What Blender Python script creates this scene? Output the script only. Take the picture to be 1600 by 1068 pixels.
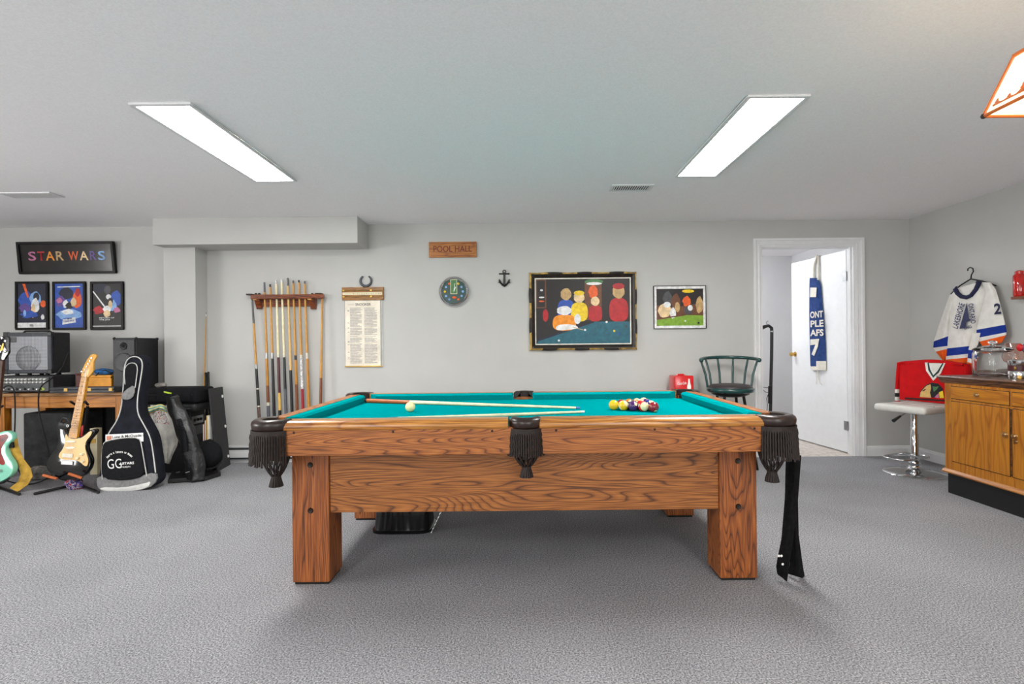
import bpy, bmesh, math, random
from mathutils import Vector, Matrix
for _o in list(bpy.data.objects):
    bpy.data.objects.remove(_o)
S = bpy.context.scene
COL = S.collection
R = random.Random(7)
PI = math.pi

# ------------------------------------------------------------------ camera
F, VX, VY, ROLL, EYE = 822.0, 815.0, 539.0, math.radians(0.55), 1.12
cd = bpy.data.cameras.new('camera')
cam = bpy.data.objects.new('camera', cd)
COL.objects.link(cam)
cd.sensor_width = 36.0
cd.lens = 36.0 * F / 1600.0
cd.shift_x = -(VX - 800.0) / 1600.0
cd.shift_y = (VY - 534.0) / 1600.0
cd.clip_start = 0.05
cam.matrix_world = Matrix.Translation((0, 0, EYE)) @ Matrix.Rotation(PI / 2, 4, 'X') @ Matrix.Rotation(-ROLL, 4, 'Z')
S.camera = cam

# ------------------------------------------------------------------ world, light levels, exposure
w = bpy.data.worlds.new('world')
S.world = w
w.use_nodes = True
w.node_tree.nodes['Background'].inputs[0].default_value = (0.8, 0.85, 0.9, 1)
w.node_tree.nodes['Background'].inputs[1].default_value = 0.3
PANEL_LIGHT = 17.0       # ceiling fluorescent panels
HALL_LIGHT = 44.0        # lamp of the room behind the door
SHADE_LIGHT = 1.5        # stained-glass shade
# added fill light, unseen: two lamps behind the camera, one at the left wall
for (lx, ly, lz, lrx, lrz, lw_, lh_, le) in ((-2.6, -3.13, 1.45, PI / 2, 0.0, 2.2, 1.1, 24), (1.6, -3.13, 1.45, PI / 2, 0.0, 2.2, 1.1, 24), (-6.23, 1.0, 1.45, PI / 2, -PI / 2, 2.2, 1.1, 46)):
    ld = bpy.data.lights.new('window_daylight', 'AREA')
    ld.shape = 'RECTANGLE'
    ld.size, ld.size_y, ld.energy = lw_, lh_, le
    ld.color = (1.0, 0.99, 0.97)
    lo = bpy.data.objects.new('window_daylight', ld)
    COL.objects.link(lo)
    lo.location = (lx, ly, lz)
    lo.rotation_euler = (lrx, 0, lrz)
S.view_settings.view_transform = 'Standard'
S.view_settings.look = 'None'
S.view_settings.gamma = 1.0
S.view_settings.use_curve_mapping = False
S.view_settings.exposure = 1.47


# ------------------------------------------------------------------ measuring helpers
def at(px, py, Y):
    """world point at depth Y for a spot measured in the photograph"""
    dx, dy = px - VX, VY - py
    c, s = math.cos(ROLL), math.sin(ROLL)
    a, b = dx * c + dy * s, -dx * s + dy * c
    return Vector((a / F * Y, Y, EYE + b / F * Y))


def atx(px, py, X):
    """world point on the plane x = X (things on the right wall)"""
    dx, dy = px - VX, VY - py
    a = dx * math.cos(ROLL) + dy * math.sin(ROLL)
    return at(px, py, X * F / a)


# ------------------------------------------------------------------ materials
def lin(c):
    r = []
    for v in c[:3]:
        v = v / 255.0
        r.append(v / 12.92 if v <= 0.04045 else ((v + 0.055) / 1.055) ** 2.4)
    return (r[0], r[1], r[2], 1.0)


MATS = {}


def new_mat(name):
    m = bpy.data.materials.new(name)
    m.use_nodes = True
    nt = m.node_tree
    b = nt.nodes['Principled BSDF']
    MATS[name] = m
    return m, nt, b


def noise_node(nt, scale, detail=3, rough=0.55, vec=None, coord='Object', mscale=(1, 1, 1)):
    tc = nt.nodes.new('ShaderNodeTexCoord')
    mp = nt.nodes.new('ShaderNodeMapping')
    mp.inputs['Scale'].default_value = mscale
    nt.links.new(tc.outputs[coord], mp.inputs['Vector'])
    n = nt.nodes.new('ShaderNodeTexNoise')
    n.inputs['Scale'].default_value = scale
    n.inputs['Detail'].default_value = detail
    n.inputs['Roughness'].default_value = rough
    nt.links.new(mp.outputs['Vector'], n.inputs['Vector'])
    return n


def ramp(nt, fac, stops):
    r = nt.nodes.new('ShaderNodeValToRGB')
    e = r.color_ramp.elements
    while len(e) < len(stops):
        e.new(0.5)
    for i, (p, c) in enumerate(stops):
        e[i].position = p
        e[i].color = lin(c)
    nt.links.new(fac, r.inputs['Fac'])
    return r


def bump(nt, b, height, strength=0.3, dist=0.01):
    k = nt.nodes.new('ShaderNodeBump')
    k.inputs['Strength'].default_value = strength
    k.inputs['Distance'].default_value = dist
    nt.links.new(height, k.inputs['Height'])
    nt.links.new(k.outputs['Normal'], b.inputs['Normal'])


def mat(name, col, rough=0.5, metal=0.0, var=0.08, scale=14.0, bmp=0.0, spec=0.5, mscale=(1, 1, 1), coat=0.0):
    if name in MATS:
        return MATS[name]
    m, nt, b = new_mat(name)
    b.inputs['Roughness'].default_value = rough
    b.inputs['Metallic'].default_value = metal
    b.inputs['Specular IOR Level'].default_value = spec
    b.inputs['Coat Weight'].default_value = coat
    n = noise_node(nt, scale, mscale=mscale)
    lo = [max(0, v * (1 - var)) for v in col]
    hi = [min(255, v * (1 + var)) for v in col]
    r = ramp(nt, n.outputs['Fac'], [(0.3, lo), (0.7, hi)])
    nt.links.new(r.outputs['Color'], b.inputs['Base Color'])
    if bmp:
        bump(nt, b, n.outputs['Fac'], bmp, 0.01)
    return m


def emit(name, col, strength):
    m, nt, b = new_mat(name)
    b.inputs['Base Color'].default_value = lin(col)
    b.inputs['Emission Color'].default_value = lin(col)
    b.inputs['Emission Strength'].default_value = strength
    return m


def glass(name, col=(250, 252, 252), rough=0.02):
    m, nt, b = new_mat(name)
    b.inputs['Base Color'].default_value = lin(col)
    b.inputs['Roughness'].default_value = rough
    b.inputs['Transmission Weight'].default_value = 1.0
    b.inputs['IOR'].default_value = 1.45
    return m


def wood(name, light, mid, dark, axis='X', along=0.9, across=5.0, rings=20.0, rough=0.42, fibre=1.0, seed=0.0, coat=0.15):
    """plain-sawn grain: contour lines of a stretched noise plus fine fibres"""
    m, nt, b = new_mat(name)
    sc = {'X': (along, across, across), 'Y': (across, along, across), 'Z': (across, across, along)}[axis]
    tc = nt.nodes.new('ShaderNodeTexCoord')
    mp = nt.nodes.new('ShaderNodeMapping')
    mp.inputs['Scale'].default_value = sc
    mp.inputs['Location'].default_value = (seed, seed * 1.7, seed * 0.6)
    nt.links.new(tc.outputs['Object'], mp.inputs['Vector'])
    n = nt.nodes.new('ShaderNodeTexNoise')
    n.inputs['Scale'].default_value = 1.0
    n.inputs['Detail'].default_value = 1.6
    n.inputs['Roughness'].default_value = 0.4
    nt.links.new(mp.outputs['Vector'], n.inputs['Vector'])
    mul = nt.nodes.new('ShaderNodeMath')
    mul.operation = 'MULTIPLY'
    mul.inputs[1].default_value = rings
    nt.links.new(n.outputs['Fac'], mul.inputs[0])
    fr = nt.nodes.new('ShaderNodeMath')
    fr.operation = 'FRACT'
    nt.links.new(mul.outputs[0], fr.inputs[0])
    rr = ramp(nt, fr.outputs[0], [(0.0, dark), (0.09, mid), (0.4, light), (0.8, mid), (0.97, dark)])
    mp2 = nt.nodes.new('ShaderNodeMapping')
    k = 6.0
    mp2.inputs['Scale'].default_value = {'X': (k, 190, 190), 'Y': (190, k, 190), 'Z': (190, 190, k)}[axis]
    nt.links.new(tc.outputs['Object'], mp2.inputs['Vector'])
    n2 = nt.nodes.new('ShaderNodeTexNoise')
    n2.inputs['Scale'].default_value = 1.0
    n2.inputs['Detail'].default_value = 2.0
    nt.links.new(mp2.outputs['Vector'], n2.inputs['Vector'])
    r2 = ramp(nt, n2.outputs['Fac'], [(0.35, (255 - 70 * fibre, 255 - 78 * fibre, 255 - 86 * fibre)), (0.62, (255, 255, 255))])
    mx = nt.nodes.new('ShaderNodeMix')
    mx.data_type = 'RGBA'
    mx.blend_type = 'MULTIPLY'
    mx.inputs[0].default_value = 0.95
    nt.links.new(rr.outputs['Color'], mx.inputs[6])
    nt.links.new(r2.outputs['Color'], mx.inputs[7])
    nt.links.new(mx.outputs[2], b.inputs['Base Color'])
    b.inputs['Roughness'].default_value = rough
    b.inputs['Coat Weight'].default_value = coat
    b.inputs['Coat Roughness'].default_value = 0.25
    bump(nt, b, n2.outputs['Fac'], 0.08, 0.004)
    return m


# ------------------------------------------------------------------ mesh builder
class MB:
    def __init__(self):
        self.v, self.f, self.m = [], [], []

    def add(self, vs, fs, m=0):
        k = len(self.v)
        self.v += [Vector(p) for p in vs]
        for f in fs:
            self.f.append([i + k for i in f])
            self.m.append(m)
        return self

    def box(self, x0, x1, y0, y1, z0, z1, m=0, M=None):
        vs = [Vector(p) for p in ((x0, y0, z0), (x1, y0, z0), (x1, y1, z0), (x0, y1, z0), (x0, y0, z1), (x1, y0, z1), (x1, y1, z1), (x0, y1, z1))]
        if M is not None:
            vs = [M @ p for p in vs]
        return self.add(vs, [(0, 3, 2, 1), (4, 5, 6, 7), (0, 1, 5, 4), (1, 2, 6, 5), (2, 3, 7, 6), (3, 0, 4, 7)], m)

    def tube(self, pts, r, n=8, m=0, cap=True, closed=False):
        pts = [Vector(p) for p in pts]
        N = len(pts)
        rs = r if isinstance(r, (list, tuple)) else [r] * N
        vs, fs = [], []
        up = None
        for i, p in enumerate(pts):
            if closed:
                t = pts[(i + 1) % N] - pts[i - 1]
            else:
                t = pts[min(i + 1, N - 1)] - pts[max(i - 1, 0)]
            t = t.normalized() if t.length > 1e-9 else Vector((0, 0, 1))
            if up is None:
                up = Vector((0, 0, 1)) if abs(t.z) < 0.9 else Vector((0, 1, 0))
            a = t.cross(up)
            if a.length < 1e-6:
                up = Vector((1, 0, 0))
                a = t.cross(up)
            a.normalize()
            bb = a.cross(t).normalized()
            up = bb
            for j in range(n):
                th = 2 * PI * j / n
                vs.append(p + (a * math.cos(th) + bb * math.sin(th)) * rs[i])
        for i in range(N if closed else N - 1):
            i2 = (i + 1) % N
            for j in range(n):
                j2 = (j + 1) % n
                fs.append((i * n + j, i * n + j2, i2 * n + j2, i2 * n + j))
        if cap and not closed:
            fs.append(tuple(range(n - 1, -1, -1)))
            fs.append(tuple((N - 1) * n + j for j in range(n)))
        return self.add(vs, fs, m)

    def lathe(self, prof, n=24, c=(0, 0, 0), m=0, M=None, a0=0.0, a1=2 * PI):
        c = Vector(c)
        full = abs(a1 - a0 - 2 * PI) < 1e-6
        k = n if full else n + 1
        vs, fs = [], []
        for (r, z) in prof:
            for j in range(k):
                th = a0 + (a1 - a0) * j / n
                p = Vector((max(r, 1e-5) * math.cos(th), max(r, 1e-5) * math.sin(th), z))
                if M is not None:
                    p = M @ p
                vs.append(p + c)
        for i in range(len(prof) - 1):
            for j in range(n):
                j2 = (j + 1) % k
                fs.append((i * k + j, i * k + j2, (i + 1) * k + j2, (i + 1) * k + j))
        return self.add(vs, fs, m)

    def ext(self, pts, d, m=0, mside=None):
        """extrude a planar outline (3d points) by vector d"""
        pts = [Vector(p) for p in pts]
        d = Vector(d)
        n = len(pts)
        vs = pts + [p + d for p in pts]
        self.add(vs, [tuple(range(n)), tuple(range(2 * n - 1, n - 1, -1))], m)
        k = len(self.v) - 2 * n
        for i in range(n):
            j = (i + 1) % n
            self.f.append([k + i, k + n + i, k + n + j, k + j])
            self.m.append(m if mside is None else mside)
        return self

    def grid(self, fn, nu, nv, mfn=None, closed_u=False):
        vs = [fn(i / nu, j / nv) for j in range(nv + 1) for i in range(nu + (0 if closed_u else 1))]
        k = nu if closed_u else nu + 1
        b0 = len(self.v)
        self.v += [Vector(p) for p in vs]
        for j in range(nv):
            for i in range(nu):
                i2 = (i + 1) % k
                self.f.append([b0 + j * k + i, b0 + j * k + i2, b0 + (j + 1) * k + i2, b0 + (j + 1) * k + i])
                self.m.append(mfn((i + 0.5) / nu, (j + 0.5) / nv) if mfn else 0)
        return self

    def sphere(self, c, r, n=16, m=0, sc=(1, 1, 1)):
        prof = [(math.sin(PI * i / (n // 2)) * r, -math.cos(PI * i / (n // 2)) * r) for i in range(n // 2 + 1)]
        return self.lathe(prof, n, c, m, Matrix.Diagonal((sc[0], sc[1], sc[2])))

    def poly(self, pts, m=0):
        return self.add(pts, [tuple(range(len(pts)))], m)

    def xf(self, M):
        self.v = [M @ p for p in self.v]
        return self

    def build(self, name, mats, parent=None, world=False, smooth=35, bevel=0.0, seg=2, loc=None, weld=True, thick=0.0):
        me = bpy.data.meshes.new(name)
        bm = bmesh.new()
        vs = self.v
        if world and parent is not None:
            inv = parent_matrix(parent).inverted()
            vs = [inv @ p for p in vs]
        bv = [bm.verts.new(p) for p in vs]
        for f, mi in zip(self.f, self.m):
            try:
                fc = bm.faces.new([bv[i] for i in f])
                fc.material_index = mi
            except ValueError:
                pass
        if weld:
            bmesh.ops.remove_doubles(bm, verts=bm.verts, dist=1e-5)
        if thick:
            bmesh.ops.recalc_face_normals(bm, faces=bm.faces)
            bmesh.ops.solidify(bm, geom=list(bm.faces), thickness=thick)
        bmesh.ops.recalc_face_normals(bm, faces=bm.faces)
        if bevel:
            es = [e for e in bm.edges if len(e.link_faces) == 2 and e.calc_face_angle(0) > 0.6]
            bmesh.ops.bevel(bm, geom=es, offset=bevel, segments=seg, affect='EDGES', profile=0.5, clamp_overlap=True)
        bm.to_mesh(me)
        bm.free()
        if smooth:
            for p in me.polygons:
                p.use_smooth = True
            me.set_sharp_from_angle(angle=math.radians(smooth))
        ms = mats if isinstance(mats, (list, tuple)) else [mats]
        for q in ms:
            me.materials.append(MATS[q] if isinstance(q, str) else q)
        o = bpy.data.objects.new(name, me)
        COL.objects.link(o)
        if loc is not None:
            o.location = loc
        if parent is not None:
            o.parent = parent
        return o


PM = {}


def parent_matrix(o):
    if o.name in PM:
        return PM[o.name]
    M = o.matrix_basis.copy()
    if o.parent is not None:
        M = parent_matrix(o.parent) @ M
    return M


def tag(o, label, cat, group=None):
    o['label'] = label
    o['category'] = cat
    if group:
        o['group'] = group
    return o


def thing(name, label, cat, loc=(0, 0, 0), rotz=0.0, group=None, M=None):
    o = bpy.data.objects.new(name, None)
    COL.objects.link(o)
    o.empty_display_size = 0.05
    if M is not None:
        o.matrix_basis = M
    else:
        o.location = loc
        o.rotation_euler = (0, 0, rotz)
    return tag(o, label, cat, group)


def struct(o):
    o['kind'] = 'structure'
    return o


def text(name, body, O, E, height, n, material, parent, off=0.001, fat=0.0, shear=0.0):
    """flat lettering running from O to E, standing height tall, facing n"""
    O, E, n = Vector(O), Vector(E), Vector(n).normalized()
    cu = bpy.data.curves.new('lettering', 'FONT')
    cu.body = body
    cu.size = 1.0
    cu.offset = fat
    cu.shear = shear
    cu.resolution_u = 3
    t = bpy.data.objects.new('lettering', cu)
    COL.objects.link(t)
    dg = bpy.context.evaluated_depsgraph_get()
    me = bpy.data.meshes.new_from_object(t.evaluated_get(dg))
    bpy.data.objects.remove(t)
    xs = [v.co.x for v in me.vertices]
    ys = [v.co.y for v in me.vertices]
    x0, x1, y0, y1 = min(xs), max(xs), min(ys), max(ys)
    u = (E - O)
    W = u.length
    u.normalize()
    vv = n.cross(u).normalized()
    inv = parent_matrix(parent).inverted() if parent is not None else Matrix.Identity(4)
    for v in me.vertices:
        a, b = (v.co.x - x0) / (x1 - x0), (v.co.y - y0) / (y1 - y0)
        v.co = inv @ (O + u * (a * W) + vv * (b * height) + n * off)
    me.name = name
    me.materials.clear()
    me.materials.append(MATS[material])
    o = bpy.data.objects.new(name, me)
    COL.objects.link(o)
    if parent is not None:
        o.parent = parent
    return o


def arc(cx, cy, rx, ry, a0, a1, n):
    return [(cx + rx * math.cos(a0 + (a1 - a0) * i / n), cy + ry * math.sin(a0 + (a1 - a0) * i / n)) for i in range(n + 1)]


def smooth_poly(pts, it=2, closed=True):
    for _ in range(it):
        q = []
        n = len(pts)
        rng = range(n) if closed else range(n - 1)
        if not closed:
            q.append(pts[0])
        for i in rng:
            a, b = Vector(pts[i]), Vector(pts[(i + 1) % n])
            q.append(tuple(a * 0.75 + b * 0.25))
            q.append(tuple(a * 0.25 + b * 0.75))
        if not closed:
            q.append(pts[-1])
        pts = q
    return pts


# ------------------------------------------------------------------ shared materials
mat('wall_paint', (192, 192, 189), 0.85, var=0.012, scale=3.0, spec=0.2)
mat('ceiling_paint', (247, 246, 247), 0.95, var=0.02, scale=120, bmp=0.05, spec=0.1)
mat('white_trim', (228, 229, 230), 0.45, var=0.01)
mat('door_white', (236, 238, 240), 0.4, var=0.01)
mat('black_plastic', (22, 22, 23), 0.4, var=0.15)
mat('black_rubber', (18, 18, 18), 0.75, var=0.15)
mat('black_metal', (20, 20, 21), 0.35, 0.4)
mat('black_vinyl', (30, 31, 33), 0.6, var=0.2, scale=60, bmp=0.15)
mat('black_fabric', (18, 19, 22), 0.85, var=0.25, scale=40, bmp=0.1, spec=0.2)
mat('navy_black_fabric', (24, 26, 34), 0.85, var=0.25, scale=12, bmp=0.2, spec=0.2)
mat('grey_fabric', (122, 122, 122), 0.8, var=0.1, scale=40)
mat('light_piping', (198, 198, 194), 0.6, var=0.05)
mat('chrome', (215, 216, 218), 0.08, 1.0, var=0.01)
mat('steel', (170, 172, 174), 0.3, 1.0, var=0.05)
mat('brass', (196, 160, 84), 0.3, 1.0, var=0.08)
mat('frame_black', (12, 11, 11), 0.45, var=0.1, spec=0.25)
mat('ink', (25, 25, 28), 0.8, var=0.02)
mat('white', (238, 238, 235), 0.6, var=0.02)
mat('cream', (232, 222, 186), 0.5, var=0.04)
mat('red', (200, 16, 22), 0.5, var=0.06)
mat('orange', (240, 104, 20), 0.55, var=0.05)
mat('blue', (24, 50, 150), 0.6, var=0.06)
mat('navy', (34, 38, 82), 0.6, var=0.06)

# ================================================================== THE ROOM
XW, YW, ZC, XL, YB = 3.82, 5.17, 2.32, -6.3, -3.2


def carpet():
    m, nt, b = new_mat('carpet')
    n = noise_node(nt, 150, 4, 0.85)
    n2 = noise_node(nt, 1.6, 2, 0.5)
    r = ramp(nt, n.outputs['Fac'], [(0.36, (66, 66, 70)), (0.5, (147, 147, 151)), (0.64, (210, 210, 214))])
    r2 = ramp(nt, n2.outputs['Fac'], [(0.3, (236, 236, 236)), (0.7, (255, 255, 255))])
    mx = nt.nodes.new('ShaderNodeMix')
    mx.data_type = 'RGBA'
    mx.blend_type = 'MULTIPLY'
    mx.inputs[0].default_value = 1.0
    nt.links.new(r.outputs['Color'], mx.inputs[6])
    nt.links.new(r2.outputs['Color'], mx.inputs[7])
    nt.links.new(mx.outputs[2], b.inputs['Base Color'])
    b.inputs['Roughness'].default_value = 1.0
    b.inputs['Specular IOR Level'].default_value = 0.05
    bump(nt, b, n.outputs['Fac'], 0.4, 0.004)


carpet()
DX0, DX1, DZ = 2.352, 3.285, 2.075      # door opening in the back wall
WT = 0.12
struct(MB().box(XL, XW, YB, YW, -0.05, 0).build('floor', 'carpet', smooth=0))
struct(MB().box(XL, XW + 0.1, YB, YW + WT, ZC, ZC + 0.06).build('ceiling', 'ceiling_paint', smooth=0))
wb = MB()
wb.box(XL, DX0, YW, YW + WT, 0, ZC).box(DX1, XW + 0.1, YW, YW + WT, 0, ZC).box(DX0, DX1, YW, YW + WT, DZ, ZC)
struct(wb.build('wall_back', 'wall_paint', smooth=0))
struct(MB().box(XW, XW + 0.1, YB, YW, 0, ZC).build('wall_right', 'wall_paint', smooth=0))
struct(MB().box(XL - 0.1, XL, YB, YW + WT, 0, ZC).build('wall_left', 'wall_paint', smooth=0))
struct(MB().box(XL, XW, YB - 0.1, YB, 0, ZC).build('wall_front', 'wall_paint', smooth=0))
struct(MB().box(-3.385, -3.085, 4.985, YW, 0, 2.075).build('wall_column', 'wall_paint', smooth=0))
struct(MB().box(-3.385, -1.5, 4.84, YW, 2.075, ZC).build('ceiling_bulkhead', 'wall_paint', smooth=0, bevel=0.003))

# invented windows around the added fill lamps, behind the camera and far left
glass('window_pane_glass')
for k_, (cx, cy, ax_) in enumerate(((-2.6, YB, 'x'), (1.6, YB, 'x'), (XL, 1.0, 'y'))):
    mb = MB()
    M = Matrix.Translation((cx, cy, 1.45)) @ (Matrix.Identity(4) if ax_ == 'x' else Matrix.Rotation(-PI / 2, 4, 'Z'))
    for (x0, x1, z0, z1) in ((-1.18, 1.18, -0.63, -0.55), (-1.18, 1.18, 0.55, 0.63), (-1.18, -1.1, -0.55, 0.55), (1.1, 1.18, -0.55, 0.55), (-0.02, 0.02, -0.55, 0.55)):
        mb.box(x0, x1, 0.002, 0.05, z0, z1, 0, M)
    wo = struct(mb.build('window_%d' % (k_ + 1), 'white_trim', smooth=0))
    MB().box(-1.1, 1.1, 0.004, 0.01, -0.55, 0.55, 0, M).build('pane', 'window_pane_glass', wo, smooth=0)

# baseboards
def baseboard(name, a, b, n):
    a, b, n = Vector(a), Vector(b), Vector(n)
    prof = [(0, 0), (0.016, 0), (0.016, 0.075), (0.012, 0.084), (0.012, 0.092), (0.007, 0.1), (0, 0.1)]
    o = MB().ext([a + n * d + Vector((0, 0, z)) for d, z in prof], b - a).build(name, 'white_trim', smooth=0)
    return struct(o)


baseboard('baseboard_back', (DX1 + 0.09, YW, 0), (XW - 0.016, YW, 0), (0, -1, 0))
baseboard('baseboard_right', (XW, YB, 0), (XW, YW, 0), (-1, 0, 0))

# door casing (stepped profile) and jamb
CW = 0.068


def casing(name, pts_in, pts_out):
    mb = MB()
    for k in range(len(pts_in) - 1):
        a, b = Vector(pts_in[k]), Vector(pts_in[k + 1])
        c, d = Vector(pts_out[k]), Vector(pts_out[k + 1])
        steps = [(0.0, 0.008), (0.22, 0.012), (0.3, 0.009), (0.62, 0.012), (0.7, 0.018), (1.0, 0.018)]
        prev = None
        ring_a, ring_b = [], []
        for t, h in steps:
            ring_a.append(a.lerp(c, t) + Vector((0, -h, 0)))
            ring_b.append(b.lerp(d, t) + Vector((0, -h, 0)))
        ring_a = [a] + ring_a + [c]
        ring_b = [b] + ring_b + [d]
        n = len(ring_a)
        mb.add(ring_a + ring_b, [(i, i + 1, n + i + 1, n + i) for i in range(n - 1)])
    return struct(mb.build(name, 'white_trim', smooth=0))


casing('trim_1', [(DX0, YW, 0), (DX0, YW, DZ), (DX1, YW, DZ), (DX1, YW, 0)],
       [(DX0 - CW, YW, 0), (DX0 - CW, YW, DZ + CW), (DX1 + CW + 0.014, YW, DZ + CW), (DX1 + CW + 0.014, YW, 0)])
j = MB()
j.box(DX0, DX0 + 0.018, YW, YW + WT, 0, DZ).box(DX1 - 0.018, DX1, YW, YW + WT, 0, DZ).box(DX0 + 0.018, DX1 - 0.018, YW, YW + WT, DZ - 0.018, DZ)
j.box(DX0 + 0.018, DX0 + 0.03, YW + 0.03, YW + 0.07, 0, DZ - 0.018).box(DX1 - 0.03, DX1 - 0.018, YW + 0.03, YW + 0.07, 0, DZ - 0.018)
struct(j.build('trim_2', 'white_trim', smooth=0))

# the room behind the door
HX0, HX1, HY1 = 1.7, 3.76, 7.3
mat('hall_paint', (222, 223, 224), 0.8, var=0.012, scale=3.0, spec=0.2)


def tile_floor():
    m, nt, b = new_mat('hall_vinyl')
    n = noise_node(nt, 22, 4, 0.6)
    r = ramp(nt, n.outputs['Fac'], [(0.3, (168, 156, 146)), (0.55, (206, 197, 188)), (0.75, (224, 217, 209))])
    nt.links.new(r.outputs['Color'], b.inputs['Base Color'])
    b.inputs['Roughness'].default_value = 0.4


tile_floor()
struct(MB().box(HX0, HX1, YW, HY1, -0.05, 0).build('floor_hall', 'hall_vinyl', smooth=0))
struct(MB().box(HX0, HX1, YW + WT, HY1, ZC, ZC + 0.06).build('ceiling_hall', 'ceiling_paint', smooth=0))
struct(MB().box(HX0, HX1, HY1, HY1 + 0.1, 0, ZC).build('wall_hall_back', 'hall_paint', smooth=0))
struct(MB().box(HX1, HX1 + 0.1, YW + WT, HY1, 0, ZC).build('wall_hall_right', 'hall_paint', smooth=0))
struct(MB().box(HX0 - 0.1, HX0, YW + WT, HY1, 0, ZC).build('wall_hall_left', 'hall_paint', smooth=0))

# door leaf, swung into the hall
hinge = Vector((3.262, YW + 0.105, 0))
free = Vector((3.172, 6.17, 0))
ang = math.atan2((free - hinge).y, (free - hinge).x)
dw = (free - hinge).length
DM = Matrix.Translation(hinge) @ Matrix.Rotation(ang, 4, 'Z')     # local x: along leaf, +y: towards the left (room side face)
door = bpy.data.objects.new('door_1', None)
COL.objects.link(door)
door.matrix_basis = DM
door['kind'] = 'structure'
MB().box(0.004, dw, -0.035, 0.0, 0.012, 2.045).build('leaf', 'door_white', door, smooth=0, bevel=0.002)
kb = MB()
kb.lathe([(0.0, 0.066), (0.018, 0.064), (0.026, 0.05), (0.024, 0.036), (0.011, 0.028), (0.010, 0.008), (0.028, 0.006), (0.028, 0.0)], 16, (dw - 0.06, 0.0, 0.985), 0, Matrix.Rotation(-PI / 2, 3, 'X'))
kb.lathe([(0.0, 0.066), (0.018, 0.064), (0.026, 0.05), (0.024, 0.036), (0.011, 0.028), (0.010, 0.008), (0.028, 0.006), (0.028, 0.0)], 16, (dw - 0.06, -0.035, 0.985), 0, Matrix.Rotation(PI / 2, 3, 'X'))
kb.build('knob', 'brass', door)
for z in (0.28, 1.78):
    hb = MB().box(-0.012, 0.05, 0.0, 0.003, z - 0.045, z + 0.045)
    hb.tube([(-0.004, 0.006, z - 0.047), (-0.004, 0.006, z + 0.047)], 0.007, 10)
    hb.build('hinge', 'steel', door)

# baseboard heater on the back wall, left
hx0, hx1 = -2.95, -1.55
ht = thing('baseboard_heater', 'long white electric baseboard heater with dark slots along the back wall', 'heater', ((hx0 + hx1) / 2, YW, 0))
mat('heater_white', (222, 223, 224), 0.4, var=0.01)
mat('slot_dark', (52, 54, 57), 0.6, var=0.1)
MB().box(hx0, hx1, YW - 0.05, YW, 0.03, 0.165).build('body', 'heater_white', ht, True, smooth=0, bevel=0.004)
MB().box(hx0 + 0.02, hx1 - 0.02, YW - 0.056, YW - 0.048, 0.13, 0.15).build('slot', 'slot_dark', ht, True, smooth=0)
MB().box(hx0 + 0.02, hx1 - 0.02, YW - 0.056, YW - 0.048, 0.036, 0.052).build('slot', 'slot_dark', ht, True, smooth=0)
MB().box(hx0 + 0.01, hx1 - 0.01, YW - 0.062, YW - 0.048, 0.054, 0.126).build('front_panel', 'heater_white', ht, True, smooth=0, bevel=0.004)
MB().box(hx0, hx1, YW - 0.03, YW - 0.004, 0.0, 0.034).build('foot_rail', 'heater_white', ht, True, smooth=0)

# ceiling light panels
emit('diffuser_lit', (255, 254, 250), PANEL_LIGHT)
emit('hall_lit', (252, 252, 255), HALL_LIGHT)


def ceiling_light(x0, x1, y0, y1, label):
    t = thing('ceiling_light', label, 'ceiling light', ((x0 + x1) / 2, (y0 + y1) / 2, ZC), group='recessed ceiling light panels')
    fw = 0.022
    fr = MB()
    for (a, b, c, d) in ((x0, x1, y0, y0 + fw), (x0, x1, y1 - fw, y1), (x0, x0 + fw, y0 + fw, y1 - fw), (x1 - fw, x1, y0 + fw, y1 - fw)):
        fr.box(a, b, c, d, ZC - 0.012, ZC)
    fr.build('frame', 'white_trim', t, True, smooth=0, bevel=0.003)
    MB().box(x0 + fw, x1 - fw, y0 + fw, y1 - fw, ZC - 0.008, ZC - 0.003).build('diffuser', 'diffuser_lit', t, True, smooth=0)


ceiling_light(-1.905, -1.6, 2.56, 3.78, 'long recessed ceiling light panel on the left side above the guitars end')
ceiling_light(1.105, 1.41, 2.54, 3.76, 'long recessed ceiling light panel on the right side, towards the doorway')
for (x0, nm) in ((-1.9, 'left'), (1.1, 'right')):
    ceiling_light(x0, x0 + 0.305, -1.5, -0.28, 'long recessed ceiling light panel behind the camera on the %s side' % nm)
hl = thing('hall_ceiling_lamp', 'round flush ceiling lamp in the white room behind the door', 'ceiling light', (2.25, 6.35, ZC))
MB().lathe([(0.0, 0.0), (0.15, 0.0), (0.15, -0.025), (0.13, -0.03), (0.0, -0.03)], 24).build('base', 'white_trim', hl)
MB().lathe([(0.128, -0.0305), (0.12, -0.06), (0.08, -0.085), (0.0, -0.095)], 24).build('globe', 'hall_lit', hl)


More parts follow.
